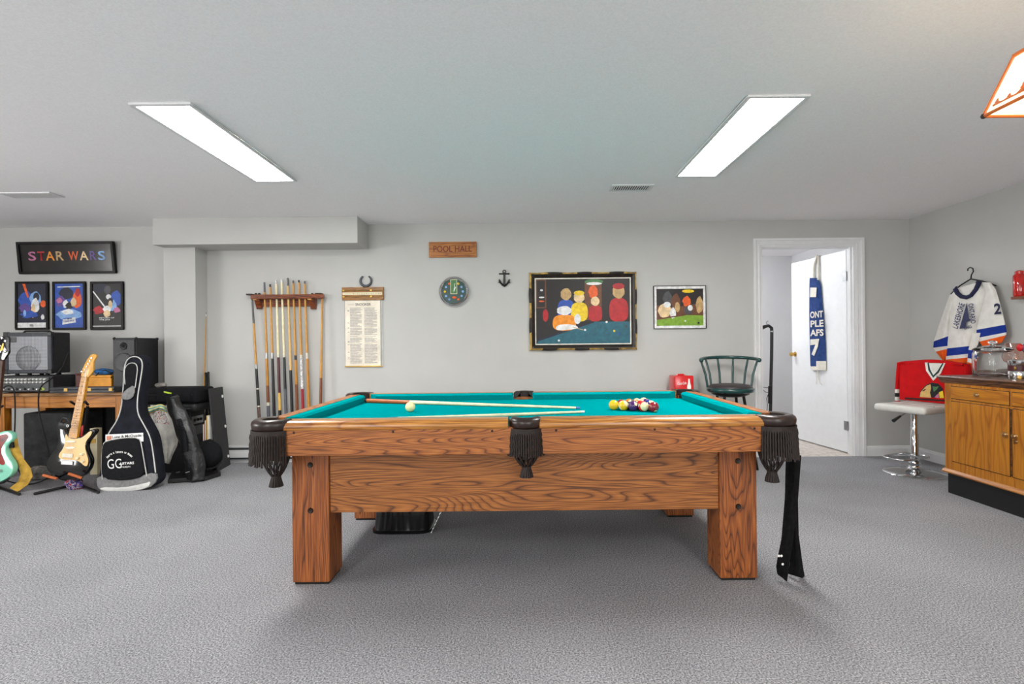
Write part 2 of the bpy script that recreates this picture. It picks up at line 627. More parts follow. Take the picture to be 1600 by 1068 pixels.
# ceiling vents
def vent(x0, x1, y0, y1, label, n):
    t = thing('ceiling_vent', label, 'vent', ((x0 + x1) / 2, (y0 + y1) / 2, ZC), group='ceiling air vents')
    fr = MB()
    f = 0.022
    for (a, b, c, d) in ((x0, x1, y0, y0 + f), (x0, x1, y1 - f, y1), (x0, x0 + f, y0 + f, y1 - f), (x1 - f, x1, y0 + f, y1 - f)):
        fr.box(a, b, c, d, ZC - 0.008, ZC)
    fr.build('frame', 'white_trim', t, True, smooth=0, bevel=0.002)
    MB().box(x0 + f, x1 - f, y0 + f, y1 - f, ZC - 0.002, ZC).build('backing', 'slot_dark', t, True, smooth=0)
    me = None
    for i in range(n):
        x = x0 + f + (x1 - x0 - 2 * f) * (i + 0.5) / n
        M = Matrix.Translation((x, (y0 + y1) / 2, ZC - 0.006)) @ Matrix.Rotation(0.6, 4, 'Y')
        MB().box(-0.003, 0.003, -(y1 - y0) / 2 + f, (y1 - y0) / 2 - f, -0.005, 0.005, 0, M).build('slat', 'white_trim', t, True, smooth=0)


vent(0.69, 1.01, 3.95, 4.11, 'small slotted white air vent in the ceiling beside the right light panel', 16)
vent(-3.98, -3.58, 4.0, 4.14, 'small slotted white air vent in the ceiling above the guitars', 16)

# ================================================================== POOL TABLE
OL, OM, OD = (186, 124, 72), (166, 104, 56), (104, 60, 30)
wood('oak_rail', (204, 142, 66), (190, 124, 52), (150, 90, 36), 'X', 1.0, 7.0, 14, seed=3.1, rough=0.28, coat=0.3)
wood('oak_apron', (190, 118, 54), (172, 100, 42), (108, 58, 24), 'X', 0.7, 9.0, 36, seed=5.2, coat=0.05, rough=0.5)
wood('oak_panel', (184, 116, 54), (168, 102, 45), (104, 60, 26), 'X', 0.6, 6.0, 56, seed=9.4, coat=0.05, rough=0.5)
wood('oak_leg', (176, 102, 44), (158, 86, 36), (98, 52, 22), 'Z', 0.9, 9.0, 40, seed=1.3, coat=0.05, rough=0.5)
wood('oak_side', (184, 116, 54), (168, 102, 45), (116, 68, 30), 'Y', 0.9, 6.0, 22, seed=2.4)
mat('felt', (0, 142, 146), 1.0, var=0.06, scale=150, bmp=0.1, spec=0.0)
mat('leather_brown', (40, 26, 21), 0.32, var=0.2, scale=25, bmp=0.1)
mat('cord_brown', (32, 22, 18), 0.7, var=0.35, scale=60)
mat('bolt_dark', (40, 26, 18), 0.4, 0.3)

TC = Vector((0.006, 3.025, 0))
HX, HY, ZT, ZB = 1.19, 0.695, 0.794, 0.746
table = thing('pool_table', 'oak pool table with turquoise felt and brown fringed leather pockets', 'pool table', TC)


def tp(mb, name, m, parent=None, **k):
    return mb.build(name, m, parent or table, **k)


LX, LS = 1.096, 0.175
for sx in (-1, 1):
    for y0 in (-0.545, 0.545 - LS):
        x0 = -LX if sx < 0 else LX - LS
        leg = tp(MB().box(x0, x0 + LS, y0, y0 + LS, 0.012, 0.66), 'leg', 'oak_leg', smooth=0, bevel=0.004)
        tp(MB().box(x0 + 0.008, x0 + LS - 0.008, y0 + 0.008, y0 + LS - 0.008, 0, 0.0135), 'foot_pad', 'black_rubber', leg, smooth=0)
        for z in (0.35, 0.565):
            ysgn = -1 if y0 < 0 else 1
            yy = y0 if y0 < 0 else y0 + LS
            tp(MB().lathe([(0.0, 0.003), (0.006, 0.004), (0.012, 0.005), (0.014, 0.0)], 12, (x0 + LS / 2 + 0.0, yy, z), 0, Matrix.Rotation(PI / 2 * -ysgn, 3, 'X')), 'bolt_cap', 'bolt_dark', leg)
for s in (-1, 1):
    y = -0.532 if s < 0 else 0.507
    tp(MB().box(-LX + LS, LX - LS, y, y + 0.025, 0.335, 0.66), 'side_panel', 'oak_panel', smooth=0, bevel=0.003)
    x = -LX + 0.012 if s < 0 else LX - 0.037
    tp(MB().box(x, x + 0.025, -0.545 + LS, 0.545 - LS, 0.335, 0.66), 'end_panel', 'oak_side', smooth=0, bevel=0.003)

AE, SE = 1.094, 0.60             # ends of the long and short aprons
ZA = 0.638
for s in (-1, 1):
    tp(MB().box(-AE, AE, s * HY - (0.0 if s < 0 else 0.035), s * HY + (0.035 if s < 0 else 0.0), ZA, 0.758), 'apron', 'oak_apron', smooth=0, bevel=0.003)
    tp(MB().box(s * HX - (0.0 if s < 0 else 0.035), s * HX + (0.035 if s < 0 else 0.0), -SE, SE, ZA, 0.758), 'end_apron', 'oak_side', smooth=0, bevel=0.003)
tp(MB().box(-1.06, 1.06, -0.57, 0.57, 0.655, 0.70), 'slate', 'slot_dark', smooth=0)

# rail caps: rounded outer edge
RW = 0.078


def rail_profile():
    # (outward, z): outward measured from the apron face, negative = inwards
    return [(-RW, 0.752), (0.004, 0.752), (0.009, 0.758), (0.010, 0.768), (0.006, 0.780), (-0.004, 0.789), (-0.018, 0.7935), (-0.03, ZT), (-RW, ZT)]


MG = 0.07
AC, SC_ = 1.062, 0.57
for s in (-1, 1):
    for (a, b) in ((-AC, -MG), (MG, AC)):
        tp(MB().ext([(a, s * (HY + o), z) for o, z in rail_profile()], (b - a, 0, 0)), 'rail_cap', 'oak_rail', smooth=50)
    tp(MB().ext([(s * (HX + o), -SC_, z) for o, z in rail_profile()], (0, 2 * SC_, 0)), 'end_rail_cap', 'oak_side', smooth=50)


# cushions
def cushion(a, b, fixed, axis, s, ca, cb):
    """from a to b along axis; ca/cb how much each end is cut back at the nose"""
    outer, nose, under = fixed - RW, fixed - RW - 0.05, fixed - RW - 0.036
    prof = [(outer, ZT - 0.002, 0), (nose + 0.012, ZT - 0.003, 0.8), (nose, ZT - 0.013, 1), (nose + 0.004, ZT - 0.020, 0.95), (under, ZB, 0.75), (outer, ZB, 0)]
    va, vb = [], []
    for d, z, t in prof:
        pa, pb = a + ca * t, b - cb * t
        if axis == 'x':
            va.append((pa, s * d, z))
            vb.append((pb, s * d, z))
        else:
            va.append((s * d, pa, z))
            vb.append((s * d, pb, z))
    n = len(prof)
    mb = MB().add(va + vb, [tuple(range(n)), tuple(range(2 * n - 1, n - 1, -1))] + [(i, n + i, n + (i + 1) % n, (i + 1) % n) for i in range(n)])
    tp(mb, 'cushion', 'felt', smooth=20)


for s in (-1, 1):
    cushion(-1.055, -0.066, HY, 'x', s, 0.05, 0.012)
    cushion(0.066, 1.055, HY, 'x', s, 0.012, 0.05)
    cushion(-0.565, 0.565, HX, 'y', s, 0.05, 0.05)

# bed with notched pockets
PR = 0.06
bx, by = HX - RW - 0.01, HY - RW - 0.01
pocket_c = [(1.115, 0.62), (0.0, 0.665)]
outl = []
cxp, cyp = 1.105, 0.61


def notch(c, a0, a1, n=10, r=PR):
    return [(c[0] + r * math.cos(math.radians(a0 + (a1 - a0) * i / n)), c[1] + r * math.sin(math.radians(a0 + (a1 - a0) * i / n))) for i in range(n + 1)]


outl += notch((-cxp, -cyp), 95, -5)
outl += notch((0, -HY + 0.04), 172, 8)
outl += notch((cxp, -cyp), 185, 85)
outl += notch((cxp, cyp), 275, 175)
outl += notch((0, HY - 0.04), 352, 188)
outl += notch((-cxp, cyp), 5, -95)
tp(MB().ext([(x, y, ZB) for x, y in outl], (0, 0, -0.028)), 'bed', 'felt', smooth=0)


# pockets: leather shield, inner bucket, fringe, net
def pocket(cx, cy, a_mid, half, rad, fr_len, net_z, lean):
    cx_, cy_ = cx, cy
    am = math.radians(a_mid)
    a0, a1 = am - math.radians(half), am + math.radians(half)
    sh = MB()
    prof = [(rad - 0.043, ZT + 0.002), (rad - 0.03, ZT + 0.006), (rad - 0.012, ZT + 0.005), (rad, ZT - 0.004), (rad + 0.004, ZT - 0.016), (rad + 0.001, ZT - 0.036), (rad - 0.006, ZT - 0.044), (rad - 0.012, ZT - 0.044), (rad - 0.043, ZT - 0.01), (rad - 0.043, ZT + 0.002)]
    sh.lathe(prof, 24, (cx, cy, 0), 0, None, a0, a1)
    n = len(prof)
    k = 25
    sh.f.append([i * k for i in range(n - 1)])
    sh.m.append(0)
    sh.f.append([i * k + 24 for i in range(n - 2, -1, -1)])
    sh.m.append(0)
    p = sh.build('pocket', 'leather_brown', table, smooth=50)
    inner = MB().lathe([(rad - 0.044, ZT - 0.002), (rad - 0.046, ZT - 0.05), (rad - 0.05, 0.66), (0.03, 0.61), (0.0, 0.605)], 24, (cx, cy, 0), 0, None, a0, a1)
    inner.build('bucket', 'cord_brown', p, smooth=60)
    # fringe: twisted cords hanging from the shield
    fr = MB()
    vis = math.radians(min(half, 98) - 4)
    cnt = int(vis * 2 * (rad + 0.004) / 0.0102)
    fr.lathe([(rad - 0.002, ZT - 0.042), (rad + 0.005, ZT - 0.042), (rad + 0.006, ZT - 0.066), (rad - 0.002, ZT - 0.066)], 24, (cx, cy, 0), 0, None, am - vis, am + vis)
    for i in range(cnt):
        for layer in ((0,) if i % 2 else (0, 1)):
            th = am - vis + 2 * vis * (i + 0.5 + 0.4 * layer) / cnt
            L = fr_len * (0.93 + 0.1 * R.random()) * (1 if layer == 0 else 0.9)
            rr = rad + 0.004 - 0.008 * layer
            pts, rs = [], []
            sway = (R.random() - 0.5) * 0.012
            for q in range(10):
                t = q / 9
                wob = 0.0016 * math.sin(q * 2.2 + i)
                pts.append((cx + (rr + wob + lean * t) * math.cos(th + sway * t), cy + (rr + wob + lean * t) * math.sin(th + sway * t), ZT - 0.06 - (L - 0.03) * t))
                rs.append(0.0042 + 0.0008 * (q % 2))
            fr.tube(pts, rs, 5)
    fr.build('fringe', 'cord_brown', p, smooth=60)
    # net: crossing cords narrowing to a tied tuft
    nt_ = MB()
    nn = 12
    z0, z1 = ZT - 0.10, net_z
    for i in range(nn):
        for dr in (-1, 1):
            pts = []
            for q in range(9):
                t = q / 8
                r = 0.056 * (1 - t ** 2.6) + 0.017 * t ** 2.6 + 0.006 * math.sin(t * PI)
                th = 2 * PI * (i + dr * t * 1.6) / nn
                pts.append((cx + r * math.cos(th), cy + r * math.sin(th), z0 + (z1 - z0) * t))
            nt_.tube(pts, 0.0036, 5)
    nt_.build('net', 'cord_brown', p, smooth=60)
    tf = MB()
    tf.lathe([(0.019, z1 + 0.006), (0.022, z1), (0.02, z1 - 0.008), (0.0, z1 - 0.008)], 12, (cx, cy, 0))
    for i in range(14):
        th = 2 * PI * i / 14
        tf.tube([(cx + 0.014 * math.cos(th), cy + 0.014 * math.sin(th), z1), (cx + 0.024 * math.cos(th), cy + 0.024 * math.sin(th), z1 - 0.03 - 0.008 * R.random()), (cx + 0.026 * math.cos(th), cy + 0.026 * math.sin(th), z1 - 0.046)], 0.006, 5)
    tf.build('tuft', 'cord_brown', p, smooth=60)


for sx in (-1, 1):
    for sy in (-1, 1):
        pocket(sx * 1.128, sy * 0.632, math.degrees(math.atan2(sy, sx)), 118, 0.098, 0.165, 0.535, 0.006)
pocket(0.01, -0.655, -90, 92, 0.073, 0.135, 0.572, 0.004)
pocket(0.01, 0.655, 90, 92, 0.073, 0.135, 0.572, 0.004)
for px_ in (459, 614, 769, 869, 1023, 1179):
    p_ = at(px_, 672, 2.33)
    for s in (-1, 1):
        tp(MB().lathe([(0.0, 0.0025), (0.004, 0.002), (0.0055, 0.0)], 10, (p_.x - TC.x, s * (HY + 0.0005), 0.742), 0, Matrix.Rotation(PI / 2 * -s, 3, 'X')), 'bolt_cap', 'bolt_dark')

# ------------------------------------------------------------------ balls
BR = 0.0286


def ball_mat(name, col, stripe):
    m, nt, b = new_mat(name)
    tc = nt.nodes.new('ShaderNodeTexCoord')
    sp = nt.nodes.new('ShaderNodeSeparateXYZ')
    nt.links.new(tc.outputs['Object'], sp.inputs[0])
    ab = nt.nodes.new('ShaderNodeMath')
    ab.operation = 'ABSOLUTE'
    nt.links.new(sp.outputs['Z'], ab.inputs[0])
    gt = nt.nodes.new('ShaderNodeMath')
    gt.operation = 'GREATER_THAN'
    gt.inputs[1].default_value = BR * 0.55 if stripe else BR * 2
    nt.links.new(ab.outputs[0], gt.inputs[0])
    ax = nt.nodes.new('ShaderNodeMath')
    ax.operation = 'ABSOLUTE'
    nt.links.new(sp.outputs['X'], ax.inputs[0])
    g2 = nt.nodes.new('ShaderNodeMath')
    g2.operation = 'GREATER_THAN'
    g2.inputs[1].default_value = BR * 0.93 if col[0] + col[1] + col[2] < 620 else BR * 2
    nt.links.new(ax.outputs[0], g2.inputs[0])
    mxx = nt.nodes.new('ShaderNodeMath')
    mxx.operation = 'MAXIMUM'
    nt.links.new(gt.outputs[0], mxx.inputs[0])
    nt.links.new(g2.outputs[0], mxx.inputs[1])
    r = ramp(nt, mxx.outputs[0], [(0.0, col), (1.0, (240, 226, 176))])
    nt.links.new(r.outputs['Color'], b.inputs['Base Color'])
    b.inputs['Roughness'].default_value = 0.12
    b.inputs['Coat Weight'].default_value = 0.5


BALLS = {'yellow': (244, 190, 10), 'blue': (20, 40, 140), 'red': (214, 24, 22), 'purple': (74, 28, 96), 'orange': (236, 120, 14), 'green': (10, 92, 52), 'maroon': (140, 14, 34), 'black': (16, 16, 18)}
for k_, c_ in BALLS.items():
    ball_mat('ball_' + k_, c_, False)
    ball_mat('stripe_' + k_, c_, True)
ball_mat('ball_cue', (244, 228, 168), False)
bmesh_ball = {}


def ball(x, y, mname, label, group, rot):
    mb = MB().sphere((0, 0, 0), BR, 28)
    o = mb.build('billiard_ball', mname, smooth=80)
    o.location = (x, y, ZB + BR)
    o.rotation_euler = rot
    tag(o, label, 'ball', group)


cb = at(641, 643, 3.0)
ball(cb.x, 3.0, 'ball_cue', 'cream cue ball alone on the turquoise felt near the two cues', 'billiard balls', (0, 0, 0.4))
rack = [[('ball_yellow', 'solid yellow ball at the left point of the racked balls')],
        [('stripe_yellow', 'yellow and cream striped ball beside the purple ball in the front row'), ('ball_maroon', 'dark maroon ball half hidden behind the two yellow balls')],
        [('ball_purple', 'solid purple ball in the middle of the front row of the rack'), ('ball_black', 'black ball in the centre of the racked balls'), ('ball_orange', 'solid orange ball behind the purple one at the back of the rack')],
        [('stripe_red', 'cream ball with a red stripe between the purple and crimson balls'), ('ball_red', 'solid red ball inside the rack behind the cream striped one'), ('stripe_orange', 'orange striped ball inside the rack near the back'), ('stripe_maroon', 'cream ball with a dark red stripe at the back of the rack')],
        [('ball_maroon', 'crimson ball at the right end of the front row of the rack'), ('stripe_blue', 'cream ball with a blue stripe behind the crimson ball'), ('ball_blue', 'solid blue ball in the last row of the rack'), ('stripe_purple', 'purple striped ball in the last row of the rack'), ('stripe_green', 'cream ball with a green stripe at the back right corner of the rack')]]
rots = {'stripe_yellow': (0.5, 0.9, 0.2), 'stripe_red': (1.45, 0.25, 0.1), 'stripe_maroon': (0.9, 0.4, 0), 'stripe_blue': (0.35, 0.5, 0), 'stripe_green': (0.5, -0.7, 0), 'ball_purple': (0.3, 0.5, 2.0), 'ball_maroon': (0.2, -0.9, 1.9), 'ball_yellow': (0, 0, 0)}
for k in range(5):
    for j in range(k + 1):
        mn, lb = rack[k][j]
        ball(0.522 + k * 0.0498, 3.0 + (j - k / 2) * 0.0576, mn, lb, 'billiard balls', rots.get(mn, (R.random() * 2, R.random() * 2, R.random() * 2)))

# ------------------------------------------------------------------ cues
for nm_, c_, r_ in (('cue_maple', (214, 176, 110), 0.3), ('cue_pale', (232, 222, 182), 0.35), ('cue_honey', (196, 142, 62), 0.3), ('cue_amber', (188, 126, 34), 0.3), ('cue_brown', (120, 66, 30), 0.3), ('cue_redwood', (178, 92, 44), 0.3),
                    ('cue_black', (24, 24, 27), 0.3), ('cue_grey', (88, 90, 98), 0.4), ('cue_burgundy', (76, 26, 36), 0.3), ('cue_tan', (222, 178, 88), 0.4), ('cue_marble', (206, 204, 204), 0.3), ('cue_red', (150, 18, 36), 0.35),
                    ('cue_green', (24, 36, 34), 0.3), ('cue_blue_tip', (84, 124, 180), 0.8), ('cue_steelgrey', (86, 86, 84), 0.35), ('cue_ring', (214, 208, 190), 0.3), ('cue_pattern', (96, 74, 62), 0.5)):
    mat(nm_, c_, r_, var=0.28 if nm_ in ('cue_marble', 'cue_pattern') else 0.06, scale=60 if nm_ in ('cue_marble', 'cue_pattern') else 20)


def cue(butt, tip, segs, label, group, rb=0.0145, rt=0.0062):
    """segs: (part name, t0, t1, material) with t from the butt (0) to the tip (1)"""
    butt, tip = Vector(butt), Vector(tip)
    t = thing('pool_cue', label, 'pool cue', butt, group=group)
    rad = lambda q: rb + (rt - rb) * (q ** 0.9)
    for (pn, t0, t1, m) in segs:
        k = 4 if t1 - t0 > 0.1 else 2
        pts, rs = [], []
        for i in range(k + 1):
            q = t0 + (t1 - t0) * i / k
            pts.append(butt.lerp(tip, q))
            rs.append(rad(q) * (1.06 if pn == 'ring' else 1.0))
        MB().tube(pts, rs, 12).build(pn, m, t, True, smooth=40)
    return t


cue((-1.04, 3.505, ZB + 0.0146), (0.334, 3.05, ZB + 0.0075), [('bumper', 0, 0.008, 'black_rubber'), ('butt', 0.008, 0.23, 'cue_redwood'), ('shaft', 0.23, 0.985, 'cue_pale'), ('tip', 0.985, 1, 'cue_blue_tip')],
    'blue-tipped pool cue with reddish butt lying behind the cream cue ball', 'cues lying on the pool table')
cue((-1.03, 2.498, ZB + 0.0146), (0.339, 2.873, ZB + 0.0075), [('bumper', 0, 0.008, 'black_rubber'), ('butt', 0.008, 0.3, 'cue_redwood'), ('shaft', 0.3, 0.985, 'cue_pale'), ('tip', 0.985, 1, 'white')],
    'pool cue with pale shaft lying along the near rail of the pool table', 'cues lying on the pool table')

# ------------------------------------------------------------------ black cloth strips at the right corner
ck = thing('black_cloth', 'two black suede strips hanging from the right corner of the pool table', 'cloth', (1.26, 2.49, 0.0))
mat('black_suede', (20, 20, 21), 0.95, var=0.3, scale=50, bmp=0.2, spec=0.1)


def strip(pl, pr, y0, ybulge, nm, ph):
    # pl, pr: left/right edges as pixel lists
    def fn(u, v):
        k = v * (len(pl) - 1)
        i = min(int(k), len(pl) - 2)
        f = k - i
        a = Vector(pl[i] + (0,)).lerp(Vector(pl[i + 1] + (0,)), f)
        b = Vector(pr[i] + (0,)).lerp(Vector(pr[i + 1] + (0,)), f)
        q = a.lerp(b, u)
        y = y0 + ybulge * math.sin(u * PI) * -1 + 0.006 * math.sin(v * 7 + u * 5 + ph) + 0.012 * math.sin(u * 6.0 + ph)
        return at(q.x, q.y, y)
    MB().grid(fn, 8, 16).build(nm, 'black_suede', ck, True, smooth=70, thick=0.006)


strip([(1229, 716), (1226, 780), (1221, 840), (1214, 885), (1215, 897)], [(1252, 712), (1247, 780), (1240, 840), (1233, 885), (1230, 908)], 2.47, 0.022, 'front_strip', 0.3)
strip([(1234, 714), (1238, 780), (1238, 840), (1234, 880), (1231, 896)], [(1252, 711), (1247, 780), (1248, 835), (1254, 880), (1258, 904)], 2.505, 0.018, 'rear_strip', 1.8)
for px_, py_ in ((1221, 868), (1223, 881), (1217, 868)):
    q = at(px_, py_, 2.44)
    MB().lathe([(0.0, 0.003), (0.005, 0.002), (0.006, 0)], 10, q, 0, Matrix.Rotation(PI / 2, 3, 'X')).build('snap', 'white', ck, True)

# ------------------------------------------------------------------ upturned tub under the table
tb = thing('plastic_tub', 'black ribbed plastic tub upside down under the pool table', 'tub', (-0.735, 3.27, 0))
mat('tub_black', (14, 14, 15), 0.25, var=0.1)


def tubfn(u, v):
    zs = [0, 0.0, 0.014, 0.016, 0.03, 0.17, 0.185, 0.188]
    sc = [0.96, 1.04, 1.04, 0.98, 0.965, 0.90, 0.86, 0.3]
    k = v * 7
    i = min(int(k), 6)
    f = k - i
    z = zs[i] + (zs[i + 1] - zs[i]) * f
    s = sc[i] + (sc[i + 1] - sc[i]) * f
    th = 2 * PI * u
    n = 4.5
    c, q = math.cos(th), math.sin(th)
    r = (abs(c) ** n + abs(q) ** n) ** (-1 / n)
    rib = 1 + (0.012 * (1 if math.sin(th * 30) > 0 else -1) if 4 <= k < 6 else 0)
    return Vector((0.175 * r * c * s * rib, 0.13 * r * q * s * rib, z))


MB().grid(tubfn, 120, 14, closed_u=True).build('tub', 'tub_black', tb, smooth=50)
ch = thing('chain', 'silver chain hanging beside the black tub under the pool table', 'chain', (-0.42, 3.2, 0))
for i in range(12):
    a, b = at(690 - i * 1.35, 797 + i * 2.9, 3.16), at(690 - (i + 1.25) * 1.35, 797 + (i + 1.25) * 2.9, 3.16)
    MB().tube([a + Vector((0.002 * (i % 2), 0, 0)), b], 0.0035, 6).build('link', 'steel', ch, True)
# low ramp the chain lies on

# ================================================================== BACK WALL, LEFT TO RIGHT
NB = Vector((0, -1, 0))


def wp(px, py, off=0.0):
    return at(px, py, YW - off)


def rect_pts(x0, y0, x1, y1, off):
    """rectangle on the back wall, measured corner to corner, squared up"""
    a, b = wp(x0, y0, off), wp(x1, y1, off)
    return a.x, b.x, b.z, a.z


# ---- simple framed picture
def picture(name, label, cat, x0, y0, x1, y1, fw, depth, fm, group=None, tilt=0.0, glassy=None):
    a, b, c, d = rect_pts(x0, y0, x1, y1, 0)
    W, H = b - a, d - c
    t = thing(name, label, cat, M=Matrix.Translation(((a + b) / 2, YW - 0.002, c)) @ Matrix.Rotation(tilt, 4, 'X'), group=group)
    # local: x centre, z up from bottom, y towards the wall; front at -depth
    fr = MB()
    h = W / 2
    for (p, q, r, s) in ((-h, h, 0, fw), (-h, h, H - fw, H), (-h, -h + fw, fw, H - fw), (h - fw, h, fw, H - fw)):
        fr.box(p, q, -depth, 0, r, s)
    fr.build('frame', fm, t, smooth=0, bevel=min(0.003, fw * 0.2))
    return t, W, H


def blob(cx, cz, rx, rz, n=14, wob=0.0, ph=0.0):
    return [(cx + rx * math.cos(2 * PI * i / n) * (1 + wob * math.sin(3 * i + ph)), cz + rz * math.sin(2 * PI * i / n) * (1 + wob * math.cos(2 * i + ph))) for i in range(n)]


def artwork(t, W, H, fw, y, bg, shapes, mats, name='print'):
    """flat print: background sheet plus painted patches; coordinates 0..1 inside the frame"""
    mb = MB()
    x0, x1, z0, z1 = -W / 2 + fw, W / 2 - fw, fw, H - fw
    mb.box(x0, x1, y, y + 0.004, z0, z1, mats.index(bg))
    for k, (m, pts) in enumerate(shapes):
        q = [(x0 + (x1 - x0) * min(max(p[0], 0), 1), z0 + (z1 - z0) * min(max(p[1], 0), 1)) for p in pts]
        yy = y - 0.00025 * (k + 1)
        mb.poly([(p[0], yy, p[1]) for p in q], mats.index(m))
    return mb.build(name, mats, t, smooth=0, weld=False)


for nm_, c_ in (('p_night', (22, 26, 48)), ('p_blue', (40, 80, 170)), ('p_sky', (130, 170, 220)), ('p_white', (226, 226, 226)), ('p_flame', (226, 92, 30)), ('p_red', (176, 28, 36)), ('p_skin', (226, 196, 150)), ('p_dark', (28, 22, 22)),
                ('p_teal', (26, 92, 108)), ('p_yellow', (240, 200, 30)), ('p_orange', (238, 142, 26)), ('p_brown', (104, 62, 38)), ('p_green', (70, 120, 70)), ('p_lime', (120, 160, 44)), ('p_grey', (70, 70, 74)), ('p_pink', (190, 110, 150)), ('p_tan', (190, 156, 104)), ('p_purple', (96, 70, 140))):
    mat(nm_, c_, 0.5, var=0.1, scale=30)

ps = [('p_blue', blob(0.3, 0.62, 0.28, 0.2, wob=0.12)), ('p_purple', blob(0.25, 0.45, 0.2, 0.1, wob=0.15)), ('p_sky', blob(0.62, 0.66, 0.2, 0.16, wob=0.1)), ('p_night', blob(0.66, 0.7, 0.11, 0.1)), ('p_flame', [(0.17, 1.0), (0.27, 1.0), (0.4, 0.7), (0.34, 0.68)]),
      ('p_white', blob(0.62, 0.5, 0.14, 0.17, wob=0.12)), ('p_skin', blob(0.55, 0.38, 0.08, 0.16, wob=0.1)), ('p_flame', blob(0.9, 0.54, 0.1, 0.08)), ('p_blue', blob(0.4, 0.3, 0.3, 0.08, wob=0.2)), ('p_sky', blob(0.25, 0.33, 0.05, 0.08)), ('p_white', blob(0.88, 0.24, 0.06, 0.06, wob=0.1)),
      ('p_white', [(0, 0), (1, 0), (1, 0.115), (0, 0.115)])]
pm = ['p_night', 'p_blue', 'p_sky', 'p_white', 'p_flame', 'p_red', 'p_skin', 'p_dark', 'p_purple', 'p_grey', 'p_pink']
t1, W, H = picture('framed_poster', 'black framed film poster with orange streak and white bottom band, leftmost of three', 'poster', 26, 440, 78, 515, 0.022, 0.02, 'frame_black', 'three framed film posters')
artwork(t1, W, H, 0.022, -0.012, 'p_night', ps, pm)
PMt = parent_matrix(t1)
text('lettering', 'STAR\nWARS', PMt @ Vector((-0.02, -0.0165, 0.035)), PMt @ Vector((0.02, -0.0165, 0.035)), 0.022, NB, 'ink', t1, 0.001, 0.02)
ps = [('p_night', blob(0.4, 0.78, 0.25, 0.14, wob=0.1)), ('p_flame', blob(0.78, 0.64, 0.16, 0.2, wob=0.08)), ('p_red', blob(0.8, 0.8, 0.09, 0.1)), ('p_purple', blob(0.2, 0.6, 0.18, 0.12, wob=0.15)), ('p_pink', blob(0.16, 0.62, 0.1, 0.06, wob=0.2)), ('p_white', blob(0.38, 0.54, 0.1, 0.09, wob=0.15)), ('p_dark', blob(0.5, 0.5, 0.12, 0.08, wob=0.2)),
      ('p_skin', blob(0.66, 0.58, 0.1, 0.1, wob=0.12)), ('p_sky', blob(0.5, 0.3, 0.44, 0.12, wob=0.1)), ('p_white', blob(0.45, 0.36, 0.2, 0.06, wob=0.2)), ('p_blue', blob(0.5, 0.08, 0.5, 0.1, wob=0.1)), ('p_white', [(0.26, 0.07), (0.74, 0.12), (0.72, 0.24), (0.28, 0.19)]), ('p_white', [(0.1, 0.915), (0.9, 0.925), (0.9, 0.945), (0.1, 0.935)])]
t2, W, H = picture('framed_poster', 'black framed film poster in icy blue with a red glow, middle of three', 'poster', 84, 440, 136, 515, 0.022, 0.02, 'frame_black', 'three framed film posters')
artwork(t2, W, H, 0.022, -0.012, 'p_blue', ps, pm)
PMt = parent_matrix(t2)
text('lettering', 'THE EMPIRE\nSTRIKES BACK', PMt @ Vector((-0.055, -0.0165, 0.075)), PMt @ Vector((0.055, -0.0165, 0.085)), 0.04, NB, 'blue', t2, 0.001, 0.01)
ps = [('p_blue', blob(0.82, 0.66, 0.2, 0.18, wob=0.1)), ('p_night', blob(0.3, 0.9, 0.3, 0.1, wob=0.15)), ('p_grey', blob(0.52, 0.86, 0.12, 0.1)), ('p_sky', blob(0.72, 0.5, 0.12, 0.12, wob=0.2)), ('p_white', [(0.0, 0.82), (0.03, 0.84), (0.47, 0.46), (0.43, 0.44)]), ('p_white', blob(0.56, 0.7, 0.09, 0.06)), ('p_dark', blob(0.62, 0.6, 0.09, 0.08)),
      ('p_skin', blob(0.62, 0.52, 0.07, 0.1)), ('p_red', blob(0.2, 0.4, 0.18, 0.09, wob=0.2)), ('p_white', blob(0.5, 0.42, 0.14, 0.08, wob=0.1)), ('p_skin', blob(0.5, 0.32, 0.12, 0.08, wob=0.1)), ('p_pink', blob(0.85, 0.4, 0.12, 0.06, wob=0.2)), ('p_white', [(0.0, 0.03), (1, 0.03), (1, 0.045), (0, 0.045)])]
t3, W, H = picture('framed_poster', 'black framed film poster with a white diagonal beam on black, rightmost of three', 'poster', 143, 440, 195, 515, 0.022, 0.02, 'frame_black', 'three framed film posters')
artwork(t3, W, H, 0.022, -0.012, 'p_dark', ps, pm)
PMt = parent_matrix(t3)
text('lettering', 'RETURN OF\nTHE JEDI', PMt @ Vector((-0.075, -0.0165, 0.09)), PMt @ Vector((0.075, -0.0165, 0.09)), 0.035, NB, 'p_white', t3, 0.001, 0.01)

# long frame leaning out at the top
t4, W, H = picture('framed_banner', 'wide black deep frame with glowing letters on dark grey above the posters', 'picture', 34.5, 379, 184, 427, 0.024, 0.035, 'frame_black', tilt=0.105)
mat('banner_dark', (44, 41, 41), 0.18, var=0.12, scale=8)
artwork(t4, W, H, 0.024, -0.02, 'banner_dark', [], ['banner_dark'])
PMt = parent_matrix(t4)
cols = ['p_pink', 'p_red', 'p_orange', 'p_tan', 'p_flame', 'p_skin', 'p_purple', 'p_sky']
words = 'STARWARS'
nb4 = (PMt.to_3x3() @ NB)
xs4 = [-0.37, -0.28, -0.20, -0.10, 0.02, 0.13, 0.23, 0.31]
ws4 = [0.075, 0.07, 0.085, 0.075, 0.10, 0.085, 0.065, 0.07]
for ch_, x_, w_, c_ in zip(words, xs4, ws4, cols):
    text('letter', ch_, PMt @ Vector((x_, -0.021, 0.13)), PMt @ Vector((x_ + w_, -0.021, 0.13)), 0.088, nb4, c_, t4, 0.001, 0.015)

